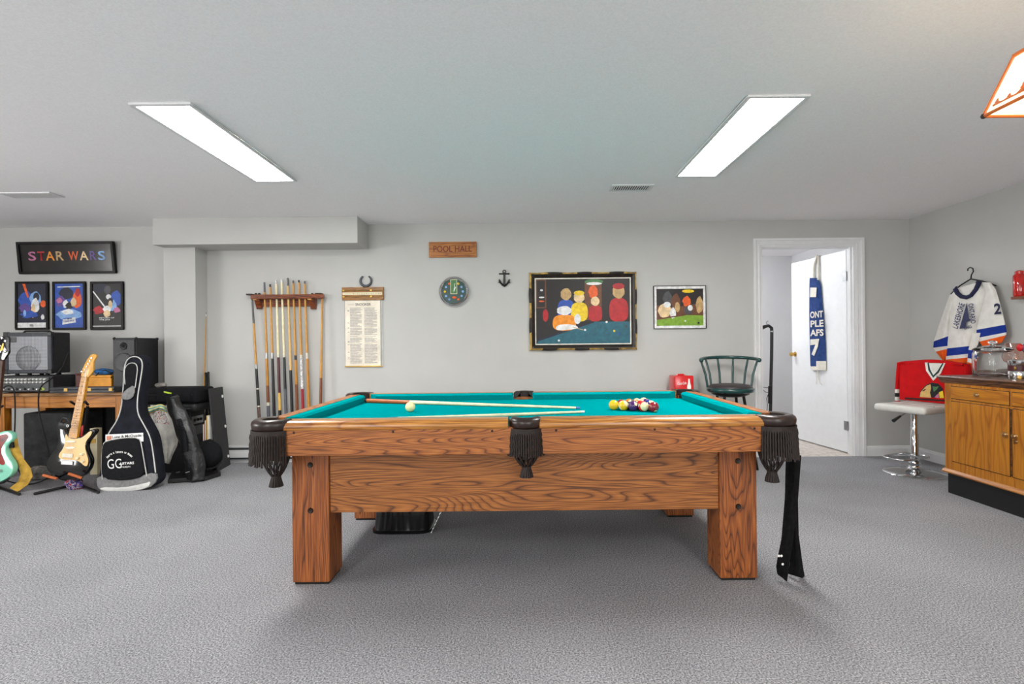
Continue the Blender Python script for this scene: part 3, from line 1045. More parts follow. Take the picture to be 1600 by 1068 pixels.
# ---- leaning cue in the corner by the column
cue(at(315, 602, 5.06) - Vector((0, 0.0, 0.62)), at(321.5, 488, 5.15), [('bumper', 0, 0.012, 'black_rubber'), ('butt', 0.012, 0.35, 'cue_amber'), ('shaft', 0.35, 0.97, 'cue_honey'), ('ferrule', 0.97, 0.99, 'white'), ('tip', 0.99, 1, 'cue_grey')],
    'amber pool cue leaning alone in the corner beside the wall column', 'pool cues')

# ---- wall cue rack
cr = thing('cue_rack', 'reddish wooden wall rack holding a row of pool cues', 'cue rack', wp(448, 470, 0.06))
wood('rack_wood', (150, 78, 36), (124, 60, 28), (66, 30, 16), 'X', 2.0, 20, 10, seed=2.2, rough=0.3)
a, b, c, d = rect_pts(391, 460, 506, 466, 0.1)
MB().box(a, b, YW - 0.1, YW - 0.078, c, d).build('shelf', 'rack_wood', cr, True, smooth=0, bevel=0.006)
fx = [a + 0.03] + [at(x, 463, 5.11).x for x in (413.6, 422.7, 432, 440.7, 450.3, 458.7, 467.8, 476.8)] + [b - 0.03]
for fa, fb in zip(fx[:-1], fx[1:]):
    MB().box(fa + 0.012, fb - 0.012, YW - 0.08, YW - 0.004, c + 0.006, d - 0.004).build('shelf_finger', 'rack_wood', cr, True, smooth=0, bevel=0.003)
for xa, xb in ((391, 400), (497, 507)):
    p, q = wp(xa, 460).x, wp(xb, 460).x
    MB().box(p, q, YW - 0.085, YW - 0.02, d - 0.004, d + 0.012).build('shelf_corner', 'leather_brown', cr, True, smooth=0, bevel=0.004)
a2, b2, c2, d2 = rect_pts(405, 466, 494, 478, 0.03)
MB().box(a2, b2, YW - 0.024, YW - 0.002, c2, d2).build('back_board', 'rack_wood', cr, True, smooth=0, bevel=0.003)
for xa in (403, 487):
    p, q = wp(xa, 470).x, wp(xa + 8, 470).x
    z1, z0 = wp(xa, 466).z, wp(xa, 483).z
    MB().ext([(p, YW - 0.08, z1), (p, YW - 0.07, z1 - 0.03), (p, YW - 0.035, z0 + 0.02), (p, YW - 0.03, z0), (p, YW - 0.002, z0), (p, YW - 0.002, z1)], (q - p, 0, 0)).build('bracket', 'rack_wood', cr, True, smooth=0, bevel=0.002)
for xa in (402, 486):
    MB().box(wp(xa, 468).x, wp(xa + 6, 468).x, YW - 0.088, YW - 0.07, wp(xa, 469).z, wp(xa, 466.5).z).build('clip', 'brass', cr, True, smooth=0)
for xa in (400, 405, 488):
    MB().sphere(wp(xa, 459.6, 0.05), 0.014, 10).build('knob', 'leather_brown', cr, True)
# lower tray of the rack, hidden behind the table from the camera
MB().box(wp(402, 600).x, wp(510, 600).x, YW - 0.13, YW - 0.01, 0.24, 0.27).build('lower_tray', 'rack_wood', cr, True, smooth=0, bevel=0.005)

CY0, CY1 = 5.07, 5.115


def zt(py, x=430):
    return at(x, py, 5.1).z


def rack_cue(xt, yt, xb, segs_px, label, ybot=None):
    """segments listed from the top: (material, lower pixel row, part)"""
    top = at(xt, yt, CY1)
    b_ref = at(xb, 640, CY0)
    zb = 0.272
    k = (top.z - zb) / (top.z - b_ref.z)
    bot = Vector((top.x + (b_ref.x - top.x) * k, CY0 - 0.005, zb))
    tz = lambda py: (zt(py, xt) - zb) / (top.z - zb)
    segs = []
    prev = 1.0
    for (m, py, pn) in segs_px:
        t0 = 0.0 if py is None else max(0.0, tz(py))
        segs.append((pn, t0, prev, m))
        prev = t0
    cue(bot, top, segs, label, 'cues in the wall rack', 0.0155, 0.0085)


rack_cue(394, 464, 404, [('cue_steelgrey', 505, 'shaft_top'), ('cue_honey', 569, 'shaft'), ('steel', 576, 'ring'), ('cue_black', 606, 'forearm'), ('cue_ring', 608, 'ring'), ('cue_black', 633, 'wrap'), ('cue_ring', 635, 'ring'), ('cue_pattern', None, 'butt')], 'dark-butted cue hooked at the far left end of the wall rack')
rack_cue(413, 441, 419, [('cue_grey', 456, 'tip'), ('cue_honey', 551, 'shaft'), ('steel', 560, 'ring'), ('cue_amber', 602, 'forearm'), ('cue_brown', 628, 'wrap'), ('cue_ring', 633, 'ring'), ('cue_grey', None, 'butt')], 'amber cue with silver collar and white ring, first inside the wall rack')
rack_cue(422, 444, 428, [('cue_black', 448, 'tip'), ('cue_honey', 551, 'shaft'), ('steel', 560, 'ring'), ('cue_black', None, 'butt')], 'all-black-butt cue with silver collar, second inside the wall rack')
rack_cue(431.5, 437, 437, [('cue_marble', 443, 'tip'), ('cue_pale', 553, 'shaft'), ('cue_ring', 558, 'ring'), ('cue_burgundy', 613, 'forearm'), ('cue_tan', 640, 'wrap'), ('cue_black', None, 'butt')], 'cue with burgundy forearm and tan wrap in the wall rack')
rack_cue(440, 436, 446.5, [('cue_marble', 441, 'tip'), ('cue_pale', 554, 'shaft'), ('cue_ring', 558, 'ring'), ('cue_green', 607, 'forearm'), ('cue_grey', None, 'butt')], 'cue with black forearm and grey butt in the wall rack')
rack_cue(449.5, 434, 456, [('cue_steelgrey', 446, 'tip'), ('cue_maple', 578, 'shaft'), ('cue_black', None, 'butt')], 'tallest cue of the wall rack, plain shaft running into black butt')
rack_cue(458, 438, 464, [('cue_steelgrey', 442, 'tip'), ('cue_honey', 555, 'shaft'), ('cue_black', 562, 'ring'), ('cue_amber', 600, 'forearm'), ('cue_brown', None, 'butt')], 'honey cue with one black collar and brown butt in the wall rack')
rack_cue(467, 437.5, 473, [('cue_black', 441, 'tip'), ('cue_honey', 554, 'shaft'), ('cue_ring', 559, 'ring'), ('cue_marble', 607, 'forearm'), ('cue_red', None, 'butt')], 'cue with white marbled forearm and red butt in the wall rack')
rack_cue(476, 439, 482.5, [('cue_grey', 443, 'tip'), ('cue_honey', 551, 'shaft'), ('cue_ring', 560, 'ring'), ('cue_amber', None, 'butt')], 'amber-butt cue with cream collar, last inside the wall rack')
rack_cue(503.5, 464, 500.5, [('cue_marble', 466, 'tip'), ('cue_honey', 590, 'shaft'), ('cue_brown', None, 'butt')], 'plain honey cue hooked at the far right end of the wall rack')

# ---- snooker scoreboard, rules sheet, horseshoe
mat('iron_grey', (84, 86, 92), 0.45, 0.6, var=0.15)
hs = MB()
hp = []
for i in range(25):
    th = math.radians(-238 + 296 * i / 24)
    hp.append(wp(571.5 + 7.6 * math.cos(th) * 1.12, 438.5 - 8.2 * math.sin(th), 0.012))
hs.tube(hp, [0.0085 + 0.004 * math.sin(PI * i / 24) for i in range(25)], 8)
tag(hs.build('horseshoe', 'iron_grey', smooth=60), 'grey iron horseshoe hung open end up above the snooker board', 'horseshoe')

sb = thing('scoreboard', 'honey wooden snooker scoreboard strip with brass sliders under the horseshoe', 'scoreboard', wp(568, 468))
wood('score_wood', (176, 122, 42), (158, 104, 32), (110, 66, 20), 'X', 2.0, 26, 9, seed=6.1)
a, b, c, d = rect_pts(535, 449, 600, 468.5, 0)
MB().box(a, b, YW - 0.022, YW - 0.002, c, d).build('board', 'score_wood', sb, True, smooth=0, bevel=0.003)
zc = (c + d) / 2
MB().box(a + 0.01, b - 0.012, YW - 0.026, YW - 0.021, zc - 0.012, zc + 0.012).build('number_strip', 'cream', sb, True, smooth=0)
text('numbers', '1 2 3 4 5 6 7 8 9 10 11 12 13 14 15 16 17 18 19 20', (a + 0.02, YW - 0.0262, zc - 0.005), (b - 0.02, YW - 0.0262, zc - 0.005), 0.01, NB, 'ink', sb, 0.0006)
for zz in (zc - 0.03, zc + 0.03):
    MB().tube([(a + 0.01, YW - 0.027, zz), (b - 0.01, YW - 0.027, zz)], 0.003, 6).build('slider_rod', 'brass', sb, True)
    for xx in (a + 0.022, a + 0.29):
        MB().box(xx - 0.009, xx + 0.009, YW - 0.034, YW - 0.021, zz - 0.009, zz + 0.009).build('slider', 'brass', sb, True, smooth=0, bevel=0.002)

rs_ = thing('rules_sheet', 'yellowed snooker rules sheet in a clear frame below the scoreboard', 'poster', wp(568, 573))
a, b, c, d = rect_pts(538.5, 469.5, 598, 572.5, 0)
mat('old_paper', (230, 222, 206), 0.7, var=0.06, scale=9)
mat('print_grey', (158, 154, 150), 0.8, var=0.2, scale=80)
MB().box(a + 0.006, b - 0.02, YW - 0.008, YW - 0.002, c + 0.008, d).build('sheet', 'old_paper', rs_, True, smooth=0)
mat('clear_edge', (206, 206, 200), 0.2, var=0.06)
for xe in (a, b - 0.016, b):
    MB().tube([(xe, YW - 0.01, d), (xe, YW - 0.01, c + 0.004)], 0.003, 6).build('clear_edge', 'clear_edge', rs_, True)
MB().box(a, b, YW - 0.016, YW - 0.002, c, c + 0.012).build('bottom_bar', 'brass', rs_, True, smooth=0, bevel=0.002)
sx0, sx1 = a + 0.006, b - 0.02
SW = sx1 - sx0
text('title', 'SNOOKER', (sx0 + 0.3 * SW, YW - 0.0085, d - 0.052), (sx0 + 0.74 * SW, YW - 0.0085, d - 0.052), 0.026, NB, 'ink', rs_, 0.0006, 0.008)
text('subtitle', 'RULES OF', (sx0 + 0.08 * SW, YW - 0.0085, d - 0.045), (sx0 + 0.26 * SW, YW - 0.0085, d - 0.045), 0.011, NB, 'print_grey', rs_, 0.0006)
ln = MB()
z = d - 0.075
while z > c + 0.03:
    if R.random() > 0.07:
        for (u0, u1) in ((0.14, 0.48), (0.55, 0.92)):
            e = u1 - (R.random() ** 3) * 0.16
            ln.poly([(sx0 + u0 * SW, YW - 0.0086, z), (sx0 + e * SW, YW - 0.0086, z), (sx0 + e * SW, YW - 0.0086, z + 0.0042), (sx0 + u0 * SW, YW - 0.0086, z + 0.0042)])
        if R.random() < 0.13:
            ln.poly([(sx0 + 0.07 * SW, YW - 0.0086, z), (sx0 + 0.12 * SW, YW - 0.0086, z), (sx0 + 0.12 * SW, YW - 0.0086, z + 0.006), (sx0 + 0.07 * SW, YW - 0.0086, z + 0.006)])
    z -= 0.0082
ln.build('text_lines', 'print_grey', rs_, True, smooth=0)

# ---- POOL HALL sign
sg = thing('wooden_sign', 'small brown wooden plaque carved POOL HALL near the ceiling', 'sign', wp(707, 402))
wood('sign_wood', (186, 120, 50), (178, 112, 46), (150, 88, 36), 'X', 2.5, 22, 4, seed=8.8, fibre=0.4)
a, b, c, d = rect_pts(670.5, 378.5, 745, 402, 0)
MB().box(a, b, YW - 0.022, YW - 0.002, c, d).build('board', 'sign_wood', sg, True, smooth=0, bevel=0.004)
mat('burnt', (116, 48, 18), 0.6, var=0.1)
text('lettering', 'POOL HALL', (a + 0.045, YW - 0.0222, c + 0.052), (b - 0.045, YW - 0.0222, c + 0.052), 0.062, NB, 'burnt', sg, 0.0008, 0.018)
fr = MB()
fr.box(a + 0.012, b - 0.012, YW - 0.0228, YW - 0.0215, c + 0.012, c + 0.016).box(a + 0.012, b - 0.012, YW - 0.0228, YW - 0.0215, d - 0.016, d - 0.012)
fr.build('border', 'burnt', sg, True, smooth=0)

# ---- clock
cc = wp(709.5, 455.5)
cl = thing('wall_clock', 'round chrome-rimmed wall clock with billiard balls on a dark green face', 'clock', cc)
RX = Matrix.Rotation(PI / 2, 3, 'X')
MB().lathe([(0.0, 0.0), (0.148, 0.0), (0.15, 0.015), (0.145, 0.032), (0.13, 0.04), (0.122, 0.034), (0.118, 0.018)], 40, cc, 0, RX).build('rim', 'chrome', cl, True, smooth=60)
mat('clock_green', (12, 62, 58), 0.3, var=0.1)
MB().lathe([(0.119, 0.018), (0.0, 0.0185)], 40, cc, 0, RX).build('face', 'clock_green', cl, True)
cy_ = YW - 0.0195
for i in range(12):
    if i == 6 or i == 0:
        continue
    th = PI / 2 - i * PI / 6
    m_ = 'p_yellow' if i in (1, 9) else ('p_flame' if i in (5, 11) else 'p_sky')
    MB().sphere((cc.x + 0.088 * math.cos(th), cy_, cc.z + 0.088 * math.sin(th)), 0.0115, 12, 0, (1, 0.3, 1)).build('ball_marker', m_, cl, True)
bx0, bx1, bz0, bz1 = cc.x - 0.033, cc.x + 0.033, cc.z - 0.025, cc.z + 0.118
MB().box(bx0, bx1, cy_ - 0.003, cy_, bz0, bz1).build('badge', 'cream', cl, True, smooth=0, bevel=0.004)
MB().box(bx0 + 0.005, bx1 - 0.005, cy_ - 0.004, cy_ - 0.001, bz0 + 0.005, bz1 - 0.005).build('badge_panel', 'p_green', cl, True, smooth=0)
MB().tube([(cc.x, cy_ - 0.006, cc.z), (cc.x + 0.012, cy_ - 0.006, cc.z + 0.08)], 0.003, 6).build('minute_hand', 'white', cl, True)
MB().tube([(cc.x, cy_ - 0.007, cc.z), (cc.x + 0.02, cy_ - 0.007, cc.z + 0.045)], 0.0035, 6).build('hour_hand', 'white', cl, True)
MB().sphere((cc.x + 0.004, cy_, cc.z - 0.058), 0.018, 12, 0, (1.2, 0.3, 0.7)).build('emblem', 'p_flame', cl, True)

# ---- anchor
an = thing('anchor_ornament', 'small black iron anchor ornament between the clock and the large painting', 'ornament', wp(788, 447))
A_ = wp(788, 424, 0.012)
mb = MB()
mb.tube([A_ + Vector((0.014 * math.cos(i * PI / 6), 0, 0.014 * math.sin(i * PI / 6))) for i in range(12)], 0.0045, 6, closed=True)
mb.build('ring', 'black_metal', an, True)
mb = MB()
B_ = wp(788, 446.5, 0.012)
mb.tube([A_ + Vector((0, 0, -0.012)), B_], [0.009, 0.011], 8)
mb.build('shank', 'black_metal', an, True)
mb = MB()
mb.tube([wp(781, 427.5, 0.012), wp(795, 427.5, 0.012)], 0.0065, 8).sphere(wp(781, 427.5, 0.012), 0.009, 8).sphere(wp(795, 427.5, 0.012), 0.009, 8)
mb.build('stock', 'black_metal', an, True)
mb = MB()
pts = [wp(779.5, 436.5, 0.012), wp(781.5, 441, 0.012), wp(785, 444.5, 0.012), wp(788, 446.3, 0.012), wp(791, 444.5, 0.012), wp(794.5, 441, 0.012), wp(796.5, 436.5, 0.012)]
mb.tube(pts, [0.003, 0.008, 0.01, 0.013, 0.01, 0.008, 0.003], 8)
for s, x in ((-1, 780.3), (1, 795.7)):
    mb.ext([wp(x, 435.5, 0.018), wp(x - 3 * s * -1 - s * 6, 440, 0.018), wp(x + s * 1.5, 442, 0.018)], (0, 0.012, 0))
mb.build('arms', 'black_metal', an, True)

# ---- large painting in a carved dark frame
mat('frame_carved', (34, 28, 24), 0.4, var=0.5, scale=14)
mat('frame_gold', (170, 138, 64), 0.45, var=0.35, scale=22)
mat('fillet', (222, 218, 206), 0.5)
a, b, c, d = rect_pts(826.5, 426, 995, 546, 0)
pt = thing('framed_painting', 'large painting of a teal pool table scene in a wavy black and gold frame', 'painting', ((a + b) / 2, YW, c))
FW = 0.055
fr = MB()


def molding(p0, p1, inn):
    """wavy carved frame side from p0 to p1; inn = inward direction"""
    p0, p1, inn = Vector(p0), Vector(p1), Vector(inn)
    prof = [(0.0, 0.0, 0), (0.0, 0.018, 1), (0.008, 0.035, 0), (0.02, 0.045, 0), (0.032, 0.04, 0), (0.042, 0.028, 0), (FW - 0.006, 0.022, 0), (FW, 0.006, 0)]
    n = 36
    L = (p1 - p0).length

    def fn(u, v):
        k = v * (len(prof) - 1)
        i = min(int(k + 1e-6), len(prof) - 2)
        f = k - i
        o = prof[i][0] + (prof[i + 1][0] - prof[i][0]) * f
        h = prof[i][1] + (prof[i + 1][1] - prof[i][1]) * f
        w = 0.004 * math.sin(u * L * 20) * (1 if v < 0.3 else 0.3)
        e = o * (1 if True else 0)
        q = p0.lerp(p1, u)
        # mitre
        uu = e / L
        q = p0.lerp(p1, uu + (1 - 2 * uu) * u)
        return q + inn * (o + (w if 0.02 < u < 0.98 else 0)) + Vector((0, -h - 0.002, 0))
    fr.grid(fn, n, len(prof) - 1, lambda u, v: 1 if (v < 0.43 and math.sin(u * L * 20) > -0.1) else 0)


molding((a, YW, d), (b, YW, d), (0, 0, -1))
molding((b, YW, d), (b, YW, c), (-1, 0, 0))
molding((b, YW, c), (a, YW, c), (0, 0, 1))
molding((a, YW, c), (a, YW, d), (1, 0, 0))
fr.build('frame', ['frame_carved', 'frame_gold'], pt, True, smooth=40)
fl = MB()
i0, i1, k0, k1 = a + FW, b - FW, c + FW, d - FW
w_ = 0.011
fl.box(i0, i1, YW - 0.014, YW - 0.004, k0, k0 + w_).box(i0, i1, YW - 0.014, YW - 0.004, k1 - w_, k1).box(i0, i0 + w_, YW - 0.014, YW - 0.004, k0 + w_, k1 - w_).box(i1 - w_, i1, YW - 0.014, YW - 0.004, k0 + w_, k1 - w_)
fl.build('fillet', 'fillet', pt, True, smooth=0)
pm2 = ['p_dark', 'p_teal', 'p_yellow', 'p_orange', 'p_red', 'p_brown', 'p_green', 'p_white', 'p_skin', 'p_blue', 'p_tan', 'p_night', 'p_lime', 'p_grey', 'p_flame']


def fig(cx, base, h, w, body, head, hat=None):
    s = [(body, smooth_poly([(cx - w * 0.5, base), (cx - w * 0.6, base + h * 0.35), (cx - w * 0.42, base + h * 0.62), (cx + w * 0.42, base + h * 0.62), (cx + w * 0.6, base + h * 0.35), (cx + w * 0.5, base)], 2))]
    s.append((head, blob(cx, base + h * 0.78, w * 0.36, h * 0.18, 16, 0.05)))
    if hat:
        s.append((hat, blob(cx, base + h * 0.92, w * 0.36, h * 0.08, 12)))
    return s


sh = [('p_brown', [(0.52, 0.36), (0.7, 0.36), (0.7, 0.95), (0.52, 0.95)]), ('p_flame', blob(0.61, 0.8, 0.05, 0.1, wob=0.1)), ('p_brown', [(0.0, 0.55), (0.11, 0.55), (0.11, 1), (0.0, 1)]), ('p_dark', [(0.012, 0.57), (0.095, 0.57), (0.095, 0.98), (0.012, 0.98)]),
      ('p_red', blob(0.1, 0.44, 0.03, 0.1)), ('p_white', blob(0.06, 0.83, 0.015, 0.015)), ('p_white', blob(0.06, 0.72, 0.03, 0.012)), ('p_flame', blob(0.06, 0.66, 0.03, 0.012))]
sh += fig(0.32, 0.36, 0.52, 0.16, 'p_blue', 'p_tan')
sh += fig(0.46, 0.34, 0.48, 0.16, 'p_yellow', 'p_skin', 'p_yellow')
sh += fig(0.63, 0.34, 0.40, 0.13, 'p_red', 'p_skin')
sh += fig(0.88, 0.33, 0.60, 0.18, 'p_red', 'p_tan', 'p_red')
sh += [('p_green', blob(0.62, 0.955, 0.1, 0.04)), ('p_white', blob(0.62, 0.925, 0.085, 0.022)), ('p_teal', [(0, 0), (1, 0), (1, 0.335), (0.62, 0.335), (0.02, 0.04)]), ('p_night', [(0.0, 0.03), (0.62, 0.325), (0.62, 0.345), (0.0, 0.07)])]
sh += fig(0.30, 0.2, 0.4, 0.22, 'p_orange', 'p_white')
sh += [('p_white', smooth_poly([(0.2, 0.2), (0.4, 0.22), (0.46, 0.24), (0.4, 0.3), (0.22, 0.3)], 2)), ('p_white', blob(0.44, 0.38, 0.035, 0.08)), ('p_tan', [(0.4, 0.245), (0.5, 0.205), (0.5, 0.215), (0.4, 0.255)])]
sh += [(m_, blob(x_, z_, 0.012, 0.017)) for m_, x_, z_ in (('p_white', 0.52, 0.21), ('p_yellow', 0.83, 0.19), ('p_blue', 0.88, 0.14), ('p_white', 0.75, 0.33), ('p_grey', 0.96, 0.26), ('p_white', 0.24, 0.05))]
mb = MB()
x0, x1, z0, z1 = i0 + w_, i1 - w_, k0 + w_, k1 - w_
mb.box(x0, x1, YW - 0.010, YW - 0.004, z0, z1, 0)
for k, (m_, pts) in enumerate(sh):
    yy = YW - 0.0101 - 0.00008 * (k + 1)
    mb.poly([(x0 + (x1 - x0) * min(max(p[0], 0), 1), yy, z0 + (z1 - z0) * min(max(p[1], 0), 1)) for p in pts], pm2.index(m_))
mb.build('canvas', pm2, pt, True, smooth=0, weld=False)

# ---- small print in a thin white frame
t5, W, H = picture('framed_print', 'small print with a bright green table in a thin white frame', 'picture', 1020.5, 446.5, 1103, 513, 0.006, 0.016, 'frame_black')
sh = [('p_white', [(0, 0), (1, 0), (1, 1), (0, 1)]), ('p_brown', [(0.045, 0.06), (0.955, 0.06), (0.955, 0.94), (0.045, 0.94)]), ('p_dark', [(0.045, 0.55), (0.4, 0.5), (0.955, 0.6), (0.955, 0.94), (0.045, 0.94)]), ('p_lime', [(0.12, 0.06), (0.955, 0.06), (0.955, 0.3), (0.6, 0.31), (0.045, 0.2), (0.045, 0.08)])]
sh += [('p_grey', blob(0.26, 0.7, 0.09, 0.18, wob=0.1)), ('p_brown', blob(0.42, 0.62, 0.09, 0.2, wob=0.1)), ('p_tan', blob(0.45, 0.5, 0.05, 0.12)), ('p_flame', blob(0.63, 0.64, 0.08, 0.12, wob=0.15)), ('p_grey', blob(0.66, 0.42, 0.08, 0.1)), ('p_white', blob(0.7, 0.48, 0.05, 0.07)), ('p_tan', blob(0.88, 0.55, 0.07, 0.2, wob=0.1)), ('p_yellow', blob(0.66, 0.88, 0.12, 0.04)),
       ('p_skin', blob(0.2, 0.42, 0.13, 0.17, wob=0.05)), ('p_white', blob(0.25, 0.56, 0.07, 0.07)), ('p_white', blob(0.36, 0.36, 0.06, 0.13, wob=0.1)), ('p_white', blob(0.6, 0.17, 0.016, 0.02)), ('p_dark', blob(0.86, 0.12, 0.022, 0.025)), ('p_brown', [(0.045, 0.2), (0.6, 0.3), (0.6, 0.325), (0.045, 0.235)])]
artwork(t5, W, H, 0.006, -0.01, 'p_white', sh, pm2)

# ================================================================== RED MINI FRIDGE AND STAND
fs = thing('side_stand', 'small dark stand under the red mini fridge behind the pool table', 'stand', (1.44, 4.95, 0))
wood('stand_wood', (110, 66, 38), (92, 54, 30), (52, 28, 16), 'X', 2.0, 14, 8, seed=4.0)
MB().box(-0.2, 0.2, -0.17, 0.17, 0.53, 0.555).build('top', 'stand_wood', fs, smooth=0, bevel=0.004)
for sx in (-1, 1):
    for sy in (-1, 1):
        MB().box(sx * 0.18 - 0.015, sx * 0.18 + 0.015, sy * 0.15 - 0.015, sy * 0.15 + 0.015, 0, 0.53).build('leg', 'stand_wood', fs, smooth=0)
MB().box(-0.165, 0.165, -0.14, 0.14, 0.18, 0.195).build('shelf', 'stand_wood', fs, smooth=0)
fx0, fx1 = at(1054.5, 600, 4.86).x, at(1084, 600, 4.86).x
fr_ = thing('mini_fridge', 'red mini cooler with white bottle print standing behind the pool table', 'mini fridge', ((fx0 + fx1) / 2, 4.95, 0.555))
ztop = at(1066, 586.5, 4.86).z
mat('fridge_red', (206, 12, 20), 0.25, var=0.04, coat=0.4)
mat('fridge_side', (190, 60, 60), 0.35, var=0.04)
MB().box(fx0, fx1, 4.88, 5.08, 0.557, ztop - 0.004).build('body', 'fridge_red', fr_, True, smooth=40, bevel=0.018, seg=3)
MB().box(fx0, fx1, 4.855, 4.885, 0.562, ztop).build('door', 'fridge_red', fr_, True, smooth=40, bevel=0.012, seg=3)
MB().tube([(fx0 + 0.05, 4.98, ztop - 0.006), (fx0 + 0.06, 4.98, ztop + 0.003), (fx1 - 0.06, 4.98, ztop + 0.003), (fx1 - 0.05, 4.98, ztop - 0.006)], 0.008, 8).build('handle', 'fridge_red', fr_, True)
text('lettering', 'Coca-Cola', (fx0 + 0.025, 4.8545, ztop - 0.085), (fx0 + 0.105, 4.8545, ztop - 0.08), 0.026, NB, 'white', fr_, 0.0008, 0.01, 0.35)
bc = fx1 - 0.045
prof = [(0.007, 0.0), (0.008, -0.02), (0.009, -0.035), (0.016, -0.06), (0.018, -0.08), (0.014, -0.105), (0.017, -0.13), (0.015, -0.16)]
MB().poly([(bc - r, 4.8538, ztop - 0.03 + z) for r, z in prof] + [(bc + r, 4.8538, ztop - 0.03 + z) for r, z in reversed(prof)]).build('bottle_print', 'white', fr_, True, smooth=0)

# ================================================================== GREEN SWIVEL CHAIR
mat('green_enamel', (10, 62, 60), 0.25, var=0.06, coat=0.4)
mat('seat_vinyl', (52, 44, 46), 0.45, var=0.1)
sc_ = at(1141, 600, 4.8)
gc = thing('swivel_bar_chair', 'dark green metal swivel bar chair with spindle back beside the doorway', 'chair', (sc_.x, 4.8, 0), rotz=-0.2)
ZS = at(1143, 607, 4.8).z
MB().lathe([(0.0, ZS - 0.03), (0.19, ZS - 0.03), (0.205, ZS - 0.02), (0.207, ZS), (0.2, ZS + 0.012), (0.19, ZS + 0.014)], 36).build('seat_ring', 'green_enamel', gc, smooth=60)
MB().lathe([(0.192, ZS + 0.008), (0.19, ZS + 0.02), (0.17, ZS + 0.036), (0.1, ZS + 0.046), (0.0, ZS + 0.048)], 36).build('seat_pad', 'seat_vinyl', gc, smooth=60)
MB().lathe([(0.0, ZS - 0.07), (0.1, ZS - 0.07), (0.16, ZS - 0.05), (0.17, ZS - 0.03), (0.0, ZS - 0.03)], 24).build('swivel_plate', 'black_metal', gc, smooth=60)
zr = at(1143, 558, 4.95).z
bp = []
for i in range(25):
    th = math.radians(-8 + 196 * i / 24)
    bp.append((0.252 * math.cos(th), 0.22 * math.sin(th) + 0.03, zr + 0.02 * math.sin(th) - 0.02))
MB().tube(bp, 0.016, 10).sphere(bp[0], 0.02, 12).sphere(bp[-1], 0.02, 12).build('back_rail', 'green_enamel', gc, smooth=60)
for k, q in enumerate((2, 6, 10, 14, 18, 22)):
    tpt = Vector(bp[q])
    th = math.atan2(tpt.y, tpt.x)
    bpt = Vector((0.196 * math.cos(th), 0.196 * math.sin(th), ZS + 0.005))
    mid = tpt.lerp(bpt, 0.55) + Vector((-0.012 * math.cos(th), -0.012 * math.sin(th), 0))
    MB().tube([bpt, mid, tpt], [0.0095, 0.0105, 0.0095], 8).build('spindle', 'green_enamel', gc, smooth=60)
for k in range(4):
    th = PI / 4 + k * PI / 2 + 0.2
    MB().tube([(0.12 * math.cos(th), 0.12 * math.sin(th), ZS - 0.06), (0.235 * math.cos(th), 0.235 * math.sin(th), 0.0)], 0.013, 8).build('leg', 'black_metal', gc)
MB().tube([(0.2 * math.cos(2 * PI * i / 28), 0.2 * math.sin(2 * PI * i / 28), 0.22) for i in range(28)], 0.009, 8, closed=True).build('foot_ring', 'green_enamel', gc)

# ================================================================== DOORWAY: VACUUM WAND, APRON
vw = thing('vacuum_wand', 'black upright vacuum wand with curved handle standing just inside the doorway', 'vacuum cleaner', (at(1203, 700, 5.62).x, 5.62, 0))
mb = MB()
vx = lambda px_, py_: at(px_, py_, 5.62)
mb.tube([vx(1206, 517), vx(1205.5, 560), vx(1204.5, 600), vx(1204, 640), Vector((vx(1204, 640).x, 5.62, 0.08))], 0.0165, 12)
mb.build('wand', 'black_plastic', vw, True)
mb = MB()
mb.tube([vx(1206, 519), vx(1205.5, 512), vx(1201, 508.5), vx(1195, 510), vx(1190.5, 512)], [0.018, 0.017, 0.016, 0.018, 0.022], 12)
mb.build('handle', 'black_plastic', vw, True)
mb = MB().tube([vx(1202, 508), vx(1198, 506), vx(1197, 503), vx(1200, 502), vx(1199.5, 500.5)], 0.004, 6)
mb.build('hook', 'steel', vw, True)
MB().tube([vx(1206, 516.5), vx(1206, 518.5)], 0.02, 12).build('collar', 'steel', vw, True)
MB().tube([vx(1203.5, 603), vx(1203.3, 630)], 0.021, 10).build('cord_holder', 'black_rubber', vw, True)
mb = MB()
mb.tube([vx(1202, 606), vx(1195, 605), vx(1191, 604.5)], 0.0035, 6).tube([vx(1202, 613), vx(1196, 612), vx(1191, 608)], 0.0035, 6)
mb.tube([vx(1202, 612), vx(1198, 622), vx(1199, 632), vx(1198, 645), vx(1199, 660)], 0.004, 6)
mb.build('cord', 'black_rubber', vw, True)
bxw = vx(1204, 640).x
MB().box(bxw - 0.14, bxw + 0.14, 5.52, 5.68, 0.0, 0.08).build('floor_head', 'black_plastic', vw, True, smooth=40, bevel=0.02, seg=3)

# apron over the door
mat('apron_blue', (44, 68, 122), 0.85, var=0.12, scale=30, bmp=0.05, spec=0.2)
mat('apron_cream', (226, 222, 210), 0.85, var=0.05)
ap = thing('kitchen_apron', 'blue and cream lettered apron hanging folded over the white door', 'apron', M=DM)
# local frame of the leaf: x along the leaf from the hinge, y out of the face, z up


def on_leaf(px_, py_, off):
    """door-leaf coordinates for a spot of the photograph"""
    d = at(px_, py_, 1.0) - Vector((0, 0, EYE))
    inv = DM.inverted()
    o = inv @ Vector((0, 0, EYE))
    dd = inv.to_3x3() @ d
    k = (off - o.y) / dd.y
    q = o + dd * k
    return Vector((q.x, off, q.z))


rows = [(434, 1265, 1277), (440, 1265, 1281), (447, 1265, 1282.5), (470, 1265, 1284), (490, 1265, 1286), (520, 1265.5, 1288), (545, 1266, 1289.5), (570, 1266.5, 1290), (578, 1268, 1290)]


